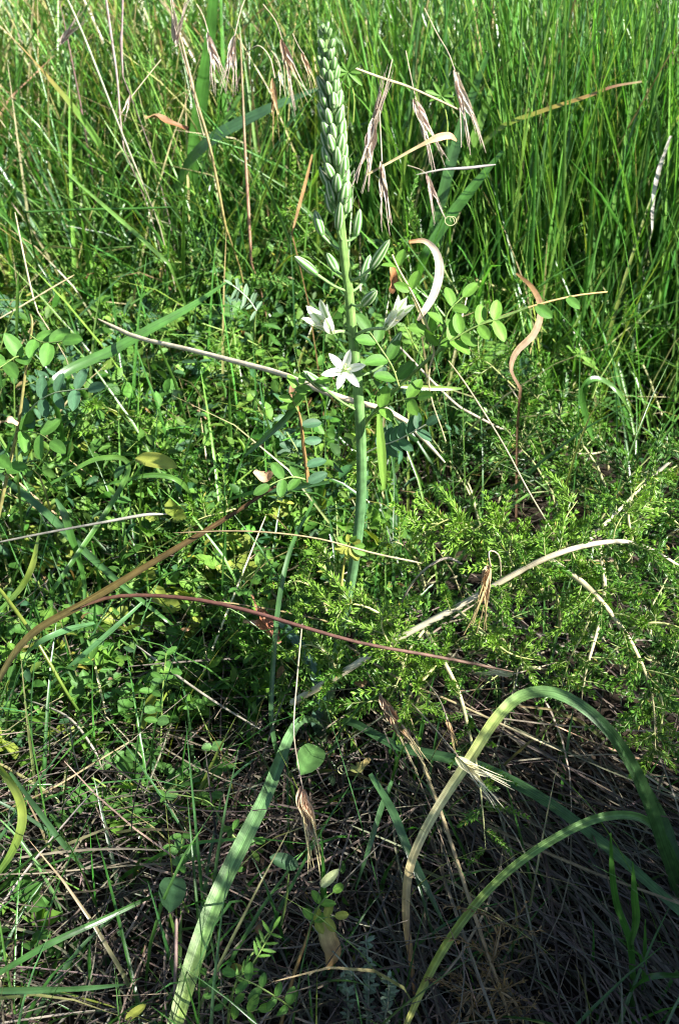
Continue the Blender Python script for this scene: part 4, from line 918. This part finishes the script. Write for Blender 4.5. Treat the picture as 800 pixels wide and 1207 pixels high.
def herb(label, stem, y=None, z=None, r=2.0, col=(0.16, .24, .06), name='vetch_plant', cat='vetch', group=None):
    P = trace(stem, 20, y=y, z=z)
    plant = empty(name, P[0], label, cat, group)
    m = MB(); rr_ = r / pxm(P[0]); m.tube(P, [rr_, rr_ * .8, rr_ * .5], col, 6); m.build('stem', M_STEM, plant)
    return plant, P

def vetches():
    # vetch climbing right of the flower stem
    v, P = herb('large vetch with oval leaflets stretching right of the flower stem', [(418, 520), (436, 492), (465, 460), (515, 415), (560, 385), (596, 372), (622, 362)], y=[.03, .02, .0, -.01, -.02, -.02, -.02], r=2.6, col=(0.15, .25, .06))
    tr_ = lambda pts, a, b, n=10: trace(pts, n, y=[a, b])
    s = px_size(25, P[10])
    pin_leaf(v, tr_([(560, 385), (596, 371), (640, 357), (680, 348), (715, 344)], -.02, .0), 'green', s, 3, both=1, seed=1, start=.02, term=False, col=(0.36, .26, .10), r=.0009, angle=1.15)
    pin_leaf(v, tr_([(530, 402), (560, 385), (600, 372)], -.022, -.022), 'lite', s * 1.05, 4, both=True, seed=2, start=.0, term=False, angle=1.2)
    pin_leaf(v, tr_([(512, 418), (505, 388), (488, 350), (470, 318), (462, 300)], -.01, .01), 'lite', s * .95, 3, both=True, seed=3, start=.25, term=False, col=(0.40, .34, .16), r=.001, angle=.9)
    pin_leaf(v, tr_([(470, 455), (462, 432), (448, 410), (436, 392)], -.01, .0), 'green', s * 1.1, 3, seed=4, start=.05, col=(.2, .28, .07))
    pin_leaf(v, tr_([(515, 415), (522, 392), (528, 368), (545, 350)], -.015, .0), 'lite', s * .95, 3, seed=5, start=.1)
    pin_leaf(v, tr_([(438, 490), (455, 478), (480, 470), (492, 468)], .0, -.02), 'lite', s * 1.1, 2, seed=6, start=.2)
    pin_leaf(v, tr_([(420, 540), (445, 527), (470, 518), (502, 500)], .01, -.01), 'blue', px_size(22, P[2]), 6, seed=7, start=.3, angle=.85, col=(0.5, .5, .34))
    pod = put(v, 'pod', LF['pod'][1], at_y(446, 488, -.02), at_y(453, 578, -.03) - at_y(446, 488, -.02), VIEW_N, px_size(92, P[0])); pod['label'] = 'flat pale green hanging seed pod'
    m = MB(); q = trace([(512, 415), (505, 440), (508, 470), (520, 505), (525, 520)], 12, y=[-.01, -.02]); m.tube(q, [.0008, .0004], [(0.36, .30, .16), (0.45, .38, .22)], 5); t = m.build('tendril', M_STRAW, None); t.parent = v; t.location = -np.array(v.location)
    # left of the stem
    v, P = herb('small vetch with a red brown stalk just left of the flower stem', [(364, 572), (358, 530), (355, 500), (350, 478)], y=[.0, -.02], r=2.6, col=(0.30, .18, .07))
    s = px_size(24, P[5])
    pin_leaf(v, trace([(362, 568), (360, 540), (357, 510), (352, 485)], 10, y=[-.02, -.025]), 'blue', s, 4, both=1, seed=11, start=.0, term=False, col=(.3, .18, .07), angle=1.45)
    pin_leaf(v, trace([(360, 565), (345, 562), (330, 566), (318, 572)], 8, y=[-.02, -.03]), 'green', s * .9, 2, seed=12)
    pin_leaf(v, trace([(352, 486), (345, 470), (352, 455), (372, 450)], 8, y=[-.02, -.02]), 'lite', s * .7, 4, seed=13)
    # left edge
    v, P = herb('large leaved vetch on a brown stem at the left edge', [(-4, 620), (10, 555), (22, 500), (30, 440), (38, 385), (36, 370)], y=[.10, .13], r=2.4, col=(0.22, .20, .07))
    s = px_size(28, P[10])
    pin_leaf(v, trace([(26, 500), (40, 478), (62, 464), (84, 460), (104, 458)], 12, y=[.12, .08]), 'blue', s, 4, seed=21, start=.1, angle=1.15, col=(0.3, .36, .2))
    pin_leaf(v, trace([(32, 430), (22, 420), (8, 428), (-10, 440)], 10, y=[.12, .08]), 'green', s * 1.15, 2, seed=22, start=.1)
    pin_leaf(v, trace([(36, 395), (46, 402), (58, 404), (74, 402)], 10, y=[.12, .10]), 'green', s, 2, seed=23, start=.2)
    pin_leaf(v, trace([(20, 510), (30, 508), (48, 512), (60, 520)], 10, y=[.11, .08]), 'green', s, 2, seed=24, start=.2)
    pin_leaf(v, trace([(10, 560), (0, 540), (-10, 530)], 8, y=[.10, .06]), 'green', s, 2, seed=25, start=.1)
    # silver leaf
    v, P = herb('silvery fern like vetch leaf shining above the tan twig', [(300, 400), (300, 380), (302, 366)], y=[.22, .20], r=1.6)
    pin_leaf(v, trace([(302, 366), (294, 354), (284, 344), (274, 336)], 12, y=[.2, .18]), 'silver', px_size(14, P[0]), 7, seed=31, start=.0, angle=1.3, col=(0.5, .55, .36))
    # bottom vetch
    v, P = herb('vetch with rounded leaflets growing at the bottom centre', [(330, 1212), (346, 1150), (362, 1105), (368, 1085)], z=[.0, .03, .05, .06], r=2.6, col=(0.24, .15, .05))
    s = px_size(20, P[8])
    pin_leaf(v, trace([(346, 1190), (325, 1175), (300, 1160), (278, 1150)], 10, z=[.03, .05, .06, .06]), 'green', s, 4, seed=41, start=.1, angle=1.2, nor=(0, -.4, .9))
    pin_leaf(v, trace([(366, 1090), (372, 1075), (380, 1062), (392, 1052)], 8, z=[.06, .07, .08, .08]), 'lite', s * 1.0, 2, seed=42, start=.1)
    pin_leaf(v, trace([(368, 1088), (382, 1082), (394, 1080)], 8, z=[.06, .07, .07]), 'yellow', s * .9, 2, seed=43)
    b = put(v, 'withered_leaf', LF['round'][1], at_z(378, 1045, .085), at_z(404, 1020, .10) - at_z(378, 1045, .085), VIEW_N, px_size(30, P[8])); 
    lb = leaflet_mesh(77, (0.42, .47, .24), .2, .5).build('withered_leaf', M_HERB, link=False); b.data = lb; b['label'] = 'bleached cream leaf'
    q = trace([(382, 1085), (386, 1105), (392, 1122), (386, 1142)], 14, z=[.06, .05, .04, .03]); m = MB(); m.tube(q, [.003, .0062, .0066, .0055, .0015], [(0.42, .36, .14), (0.34, .24, .12), (0.40, .24, .09)], 9)
    t = m.build('seed_pod', M_STRAW, None); t.parent = v; t.location = -np.array(v.location); t['label'] = 'brown withered hanging pod'
    v, P = herb('light green sprig with slim leaflets at the bottom left of centre', [(268, 1212), (272, 1180), (282, 1150), (300, 1120), (318, 1098)], z=[.0, .03, .05, .06, .07], r=2, name='vetch_plant')
    pin_leaf(v, trace([(280, 1155), (298, 1135), (312, 1112), (322, 1095)], 10, z=[.05, .06, .07, .08]), 'slim', px_size(18, P[5]), 7, seed=51, start=.0, angle=.9)
    pin_leaf(v, trace([(272, 1180), (290, 1192), (304, 1190)], 8, z=[.03, .05, .05]), 'lite', px_size(20, P[5]), 2, seed=52)
    pin_leaf(v, trace([(270, 1190), (250, 1170), (242, 1150)], 8, z=[.03, .04, .04]), 'green', px_size(14, P[5]), 3, seed=53)
    # single round leaves low down
    for lab, kind, sp, a, b, zz, w in [('big round dark leaf on a pale stalk over the straw', 'dark', [(332, 1090), (338, 1055), (340, 1030)], (352, 1022), (318, 1010), .08, 38),
                                       ('round green leaf beside the curled tendril', 'round', [(372, 870), (378, 875), (380, 880)], (374, 880), (355, 912), .10, 46),
                                       ('dull grey green leaf in the straw left of the strap leaf', 'dark', [(222, 1075), (214, 1060), (208, 1045)], (205, 1034), (201, 1074), .06, 46),
                                       ('yellow leaf at the bottom edge left of the strap leaf', 'yellow', [(150, 1212), (152, 1205), (155, 1200)], (148, 1202), (172, 1184), .03, 32),
                                       ('yellowed leaf at the tip of the tan stalk among left herbs', 'yellow', [(150, 552), (155, 546), (162, 541)], (160, 540), (208, 550), .20, 48)]:
        h, P = herb(lab, sp, z=[zz * .3, zz * .7, zz], r=1.6, name='round_leaf_herb', cat='herb')
        A, B = at_z(*a, zz), at_z(*b, zz + .008)
        o = put(h, 'leaf_blade', LF[kind][1], A, B - A, (0.1, -.4, .85), (np.linalg.norm(B - A) * .62, np.linalg.norm(B - A), np.linalg.norm(B - A)))
    # yellow tuft on the flower stem
    h, P = herb('yellowing sprig of small leaves wrapped round the flower stem', [(402, 690), (406, 660), (412, 640)], y=[-.03, -.03], r=1.6, col=(.35, .33, .08), name='yellow_sprig', cat='herb')
    rr = random.Random(9)
    for j in range(11):
        th = j * .571; d = np.array((math.cos(th), -.4, math.sin(th) * .9))
        put(h, 'leaflet', rr.choice(LF['yellow'] + LF['lite'][:1]), P[-1] + d * .002, d, (0.2 * rr.random(), -.8, .5), px_size(rr.uniform(13, 22), P[-1]))
    # bedstraw whorls
    for lab, c, y in [('yellow green whorled sprig right of the spike tip', (410, 84), .34), ('whorled bedstraw sprig in the grass right of the seed heads', (520, 112), .42)]:
        p0 = at_y(c[0] + 6, c[1] + 60, y); p1 = at_y(c[0], c[1], y)
        h = empty('bedstraw_sprig', p0, lab, 'bedstraw')
        m = MB(); m.tube(smooth([p0, (p0 + p1) / 2 + (.003, 0, 0), p1], 8), [.0008, .0006], (0.25, .33, .07), 5); m.build('stem', M_STEM, h)
        for j in range(9):
            th = j * .7; d = np.array((math.cos(th), -.3, math.sin(th)))
            put(h, 'leaflet', LF['slim'][j % 3], p1, d, (0, -.8, .5), px_size(rr.uniform(14, 24), p1))
    # three leaved herbs
    for lab, stem, tops, zz in [('small three leaved herb on an upright stem at left below the stalk', [(188, 905), (190, 860), (192, 810), (196, 770)], [(190, 800), (180, 815), (202, 790), (196, 772), (186, 850), (184, 835)], [.0, .04, .08, .11]),
                                ('pair of round green leaflets right of the three leaved herb', [(262, 905), (248, 870), (240, 850), (232, 832)], [(232, 832), (243, 830), (250, 880)], [.0, .03, .05, .06]),
                                ('low three leaved herb in shade at the lower left', [(205, 1040), (212, 1010), (215, 985)], [(215, 985), (208, 1000), (222, 1010), (212, 1020)], [.02, .04, .06]),
                                ('sprig with orange tinted leaves over the left straw', [(288, 1000), (262, 970), (245, 945), (200, 935)], [(275, 978), (248, 938), (195, 940), (300, 992)], [.03, .05, .06, .06])]:
        h, P = herb(lab, stem, z=zz, r=1.4, name='trefoil_herb', cat='herb')
        for (tx, ty) in tops:
            c = at_z(tx, ty, zz[-1] * .85)
            for q in range(3):
                th = q * 2.1 + rr.uniform(0, 2); d = np.array((math.cos(th), math.sin(th) * .8, .25))
                put(h, 'leaflet', rr.choice(LF['green'] + LF['round'][1:] + LF['lite'][:1]), c, d, (rr.uniform(-.3, .3), -.3, 1), px_size(rr.uniform(12, 17), c))
vetches()

# filler plants: shared leaf meshes
def leaf_pinnate(i, kind, pairs=6, L=.055, lw=.0145):
    r = random.Random(i); m = MB(); t = np.linspace(0, 1, 8); bend = r.uniform(-.3, .3)
    P = np.stack([bend * L * t ** 2, L * t, -r.uniform(.1, .5) * L * t ** 2], -1); m.tube(P, [.0006, .0004], (0.17, .25, .06), 4)
    base = {'g': (0.060, .150, .030), 'l': (0.100, .205, .032), 'b': (0.058, .132, .066)}[kind]
    T = tangents(P)
    def lf(p, d, n, s):
        y = nrm(d); x = nrm(np.cross(y, n)); z = np.cross(x, y)
        q = leaflet_mesh(r.randint(0, 9), np.array(base) * r.uniform(.8, 1.2), .26)
        v = q.V[0].reshape(9, 5, 3)[::2]                         # a lighter copy of the leaflet
        c = q.C[0].reshape(9, 5, 3)[::2]
        m.grid((v @ np.stack([x, y, z])) * s + p, c)
    for j in range(pairs):
        f = .25 + .7 * j / pairs; a = min(int(f * 7), 6); p = P[a] + (P[a + 1] - P[a]) * (f * 7 - a)
        for sg in (-1, 1): lf(p, np.array((sg * 1.0, .35 + r.uniform(-.15, .15), r.uniform(-.1, .35))), (r.uniform(-.3, .3), r.uniform(-.3, .3), 1), lw * r.uniform(.85, 1.15) * (1 - .3 * f))
    return m.build('leaf', M_HERB, link=False)
def leaf_tri(i, kind):
    r = random.Random(50 + i); m = MB(); t = np.linspace(0, 1, 6); L = .03
    P = np.stack([0 * t, L * t, -.1 * L * t ** 2], -1); m.tube(P, [.0006, .0004], (0.2, .28, .07), 4)
    base = {'g': (0.060, .155, .028), 'l': (0.110, .225, .032), 'y': (0.22, .28, .045)}[kind]
    for a in (-1.05, 0, 1.05):
        d = np.array((math.sin(a), math.cos(a), r.uniform(-.1, .35))); y = nrm(d); x = nrm(np.cross(y, (r.uniform(-.2, .2), 0, 1))); z = np.cross(x, y)
        q = leaflet_mesh(r.randint(0, 9), np.array(base) * r.uniform(.85, 1.15), .36, .2)
        m.grid((q.V[0].reshape(9, 5, 3)[::2] @ np.stack([x, y, z])) * r.uniform(.013, .018) + P[-1], q.C[0].reshape(9, 5, 3)[::2])
    return m.build('leaf', M_HERB, link=False)
LP = [leaf_pinnate(i, k) for i, k in enumerate('gglbbl')]
LT = [leaf_tri(i, k) for i, k in enumerate('gglly')]

def fill_herbs():
    rr = random.Random(77)
    def one(cx, cy_, sp, hr, kinds, label, name, cat, count, n):
        o = empty(name, (cx, cy_, float(gz(cx, cy_))), label, cat)
        for q in range(count):
            P = arch(cx + rr.gauss(0, sp), cy_ + rr.gauss(0, sp), rr.uniform(0, 6.28), rr.uniform(*hr), rr.uniform(0, .4), rr.uniform(.1, 1.1), 10)
            m = MB(); m.tube(P, [.0012, .0007], [(0.17, .24, .06), (0.2, .3, .07)], 5); st_ = m.build('stem', M_STEM, o)
            for j in range(n):
                f = .2 + .8 * j / n; i = min(int(f * 9), 9); th = j * 2.4 + rr.uniform(-.5, .5)
                d = np.array((math.cos(th), math.sin(th), rr.uniform(.1, .8)))
                place('leaf', rr.choice(kinds), st_, P[i], d, (0, 0, 1.0) + np.array([rr.gauss(0, .3) for _ in range(3)]), rr.uniform(.75, 1.25))
    for label, x, y, n, h in [('vetch clump at the left edge under the large leaved vetch', -.38, .30, 8, (.12, .2)), ('vetch clump left of the tan twig end', -.40, .52, 8, (.14, .24)),
                              ('vetch clump just below the grass at left', -.30, .74, 8, (.14, .24)), ('vetch clump under the wide dark blade', -.24, .42, 9, (.12, .22)),
                              ('vetch clump between the tan twig and the brown stalk', -.13, .22, 7, (.10, .18)), ('vetch clump behind the half open flower', -.05, .46, 7, (.14, .24)), ('vetch clump behind the lower spike buds at left', -.12, .72, 7, (.14, .24))]:
        one(x, y, .06, h, LP, label, 'vetch_clump', 'vetch', n, 8)
    for label, x, y, n, h in [('trefoil clump at the left edge above the pale edged blade', -.36, .20, 7, (.08, .15)), ('trefoil clump above the brown stalk', -.20, .17, 7, (.08, .15)),
                              ('trefoil clump left of the flower stem under the dark blade', -.07, .20, 6, (.08, .16)), ('trefoil clump around the yellowed leaf', -.25, .32, 7, (.10, .18)),
                              ('trefoil clump under the brown stalk at the left edge', -.33, .09, 6, (.06, .12)), ('trefoil clump under the fork of the brown and reddish stems', -.19, .07, 6, (.06, .12)), ('trefoil clump between the reddish stem and the flower stem', -.06, .09, 5, (.06, .12)),
                              ('trefoil clump beside the tan twig end', -.30, .60, 7, (.12, .20)), ('trefoil clump behind the silvery vetch leaf', -.16, .64, 7, (.12, .20)), ('trefoil clump at the far left below the grass', -.46, .66, 7, (.12, .20))]:
        one(x, y, .055, h, LT, label, 'trefoil_clump', 'herb', n, 11)
    for label, x, y in [('tiny herb sprouting through the straw by the left strap leaf', -.16, -.10), ('tiny shaded herb at the lower left edge', -.28, -.02), ('tiny herb below the brown stalk at left', -.26, .10),
                        ('tiny herb under the reddish stem', -.10, .06), ('tiny herb at the bottom left corner', -.24, -.2)]:
        one(x, y, .02, (.04, .08), LT[:3] + LP[:2], label, 'small_herb', 'herb', 3, 6)
    one(.16, .40, .04, (.14, .22), LP, 'vetch clump behind the opening flower on the right', 'vetch_clump', 'vetch', 5, 7)
fill_herbs()

def silvery_herb(label, foot, top, seed, n=70):
    rr = random.Random(seed); P = trace([foot, ((foot[0] + top[0]) / 2 + 3, (foot[1] + top[1]) / 2), top], 14, z=[.0, .03, .055])
    o = empty('silvery_herb', P[0], label, 'herb'); m = MB(); m.tube(P, [.0010, .0005], (0.20, .22, .16), 5); m.build('stem', M_STEM, o)
    m = MB()
    for i in range(n):
        f = rr.random(); p = P[int(f * 13)]; th = rr.uniform(0, 6.28)
        d = np.array((math.cos(th), math.sin(th), rr.uniform(.1, .9))); y = nrm(d); x = nrm(np.cross(y, (0, .1, 1))); z = np.cross(x, y)
        q = leaflet_mesh(i % 7, np.array((0.20, .27, .19)) * rr.uniform(.7, 1.2), .22)
        m.grid((q.V[0].reshape(9, 5, 3)[::2] @ np.stack([x, y, z])) * rr.uniform(.004, .0075) + p, q.C[0].reshape(9, 5, 3)[::2])
    b = m.build('small_leaves', M_HERB, o); b['kind'] = 'stuff'
silvery_herb('small silvery herb standing in the straw at the bottom centre', (432, 1215), (431, 1102), 1)
silvery_herb('fainter silvery herb left of the brighter one at the bottom', (410, 1215), (404, 1140), 2, 50)
silvery_herb('low silvery herb right of the brighter one at the bottom', (450, 1215), (458, 1150), 3, 50)

# ------------------------------------------------------------------ dead curled leaves
def dead_leaf(label, pts, w, cols, y=None, z=None, twist=(0, .9, -.6), fold=.6):
    blade(label, pts, w, cols, y=y, z=z, name='dead_leaf', cat='dead leaf', mat=M_STRAW, fold=fold, twist=list(twist), wav=.002)
dead_leaf('curled tan dead leaf in the grass beside the broad blade', [(172, 138), (184, 136), (200, 143), (222, 152)], [7, 10, 8, 4], [(0.32, .22, .10), (0.26, .14, .06), (0.2, .09, .04)], y=[.5, .52])
dead_leaf('crumpled reddish dead leaf under the reddish stem', [(296, 700), (304, 716), (314, 730), (328, 748)], [4, 10, 13, 5], [(0.36, .19, .10), (0.34, .14, .07), (0.26, .10, .05)], z=[.12, .12, .11, .10])
dead_leaf('second crumpled reddish dead leaf touching the strap leaf tip', [(286, 732), (300, 734), (316, 740), (330, 758)], [3, 9, 11, 4], [(0.45, .25, .14), (0.42, .18, .10)], z=[.10, .11, .10, .09])
dead_leaf('folded beige dead leaf left of the dark slanting blade', [(300, 555), (306, 560), (314, 562), (320, 556)], [5, 12, 12, 4], [(0.5, .36, .22), (0.44, .28, .16)], y=[.1, .1])
dead_leaf('brown withered leaf hanging behind the opening flower', [(462, 312), (464, 330), (461, 346)], [5, 9, 3], [(0.42, .2, .08), (0.34, .16, .07)], y=[.1, .1])
dead_leaf('dry cream leaf scrap at the left edge below the vetch', [(0, 498), (10, 494), (22, 500)], [5, 12, 4], [(0.6, .45, .3), (0.52, .36, .22)], y=[.1, .1])
dead_leaf('dry pod scrap beside the curled tendril over the straw', [(412, 905), (422, 905), (436, 894)], [4, 12, 2], [(0.24, .30, .08), (0.36, .26, .1)], z=[.08, .085, .09])

def tendril(label, c, r, z, turns=2.4):
    n = 40; p = at_z(*c, z); rad = r / pxm(p); t = np.linspace(0, 1, n); a = t * turns * 6.283
    e1 = np.array((1, 0, 0)); e2 = np.array((0, .55, .8))
    P = p + (rad * (1 - .45 * t) * np.cos(a))[:, None] * e1 + (rad * (1 - .45 * t) * np.sin(a))[:, None] * e2 + np.outer(t, (0.004, 0, .002))
    m = MB(); m.tube(P, [.0004, .00025], (0.36, .36, .18), 4)
    tag(m.build('tendril', M_STRAW, None, origin=P[0]), label, 'tendril')
tendril('small curled tendril hanging right of the round green leaf', (402, 908), 6, .09)
tendril('fine curled tendril right of the lowest purple seed head', (528, 262), 7, .42, 1.6)
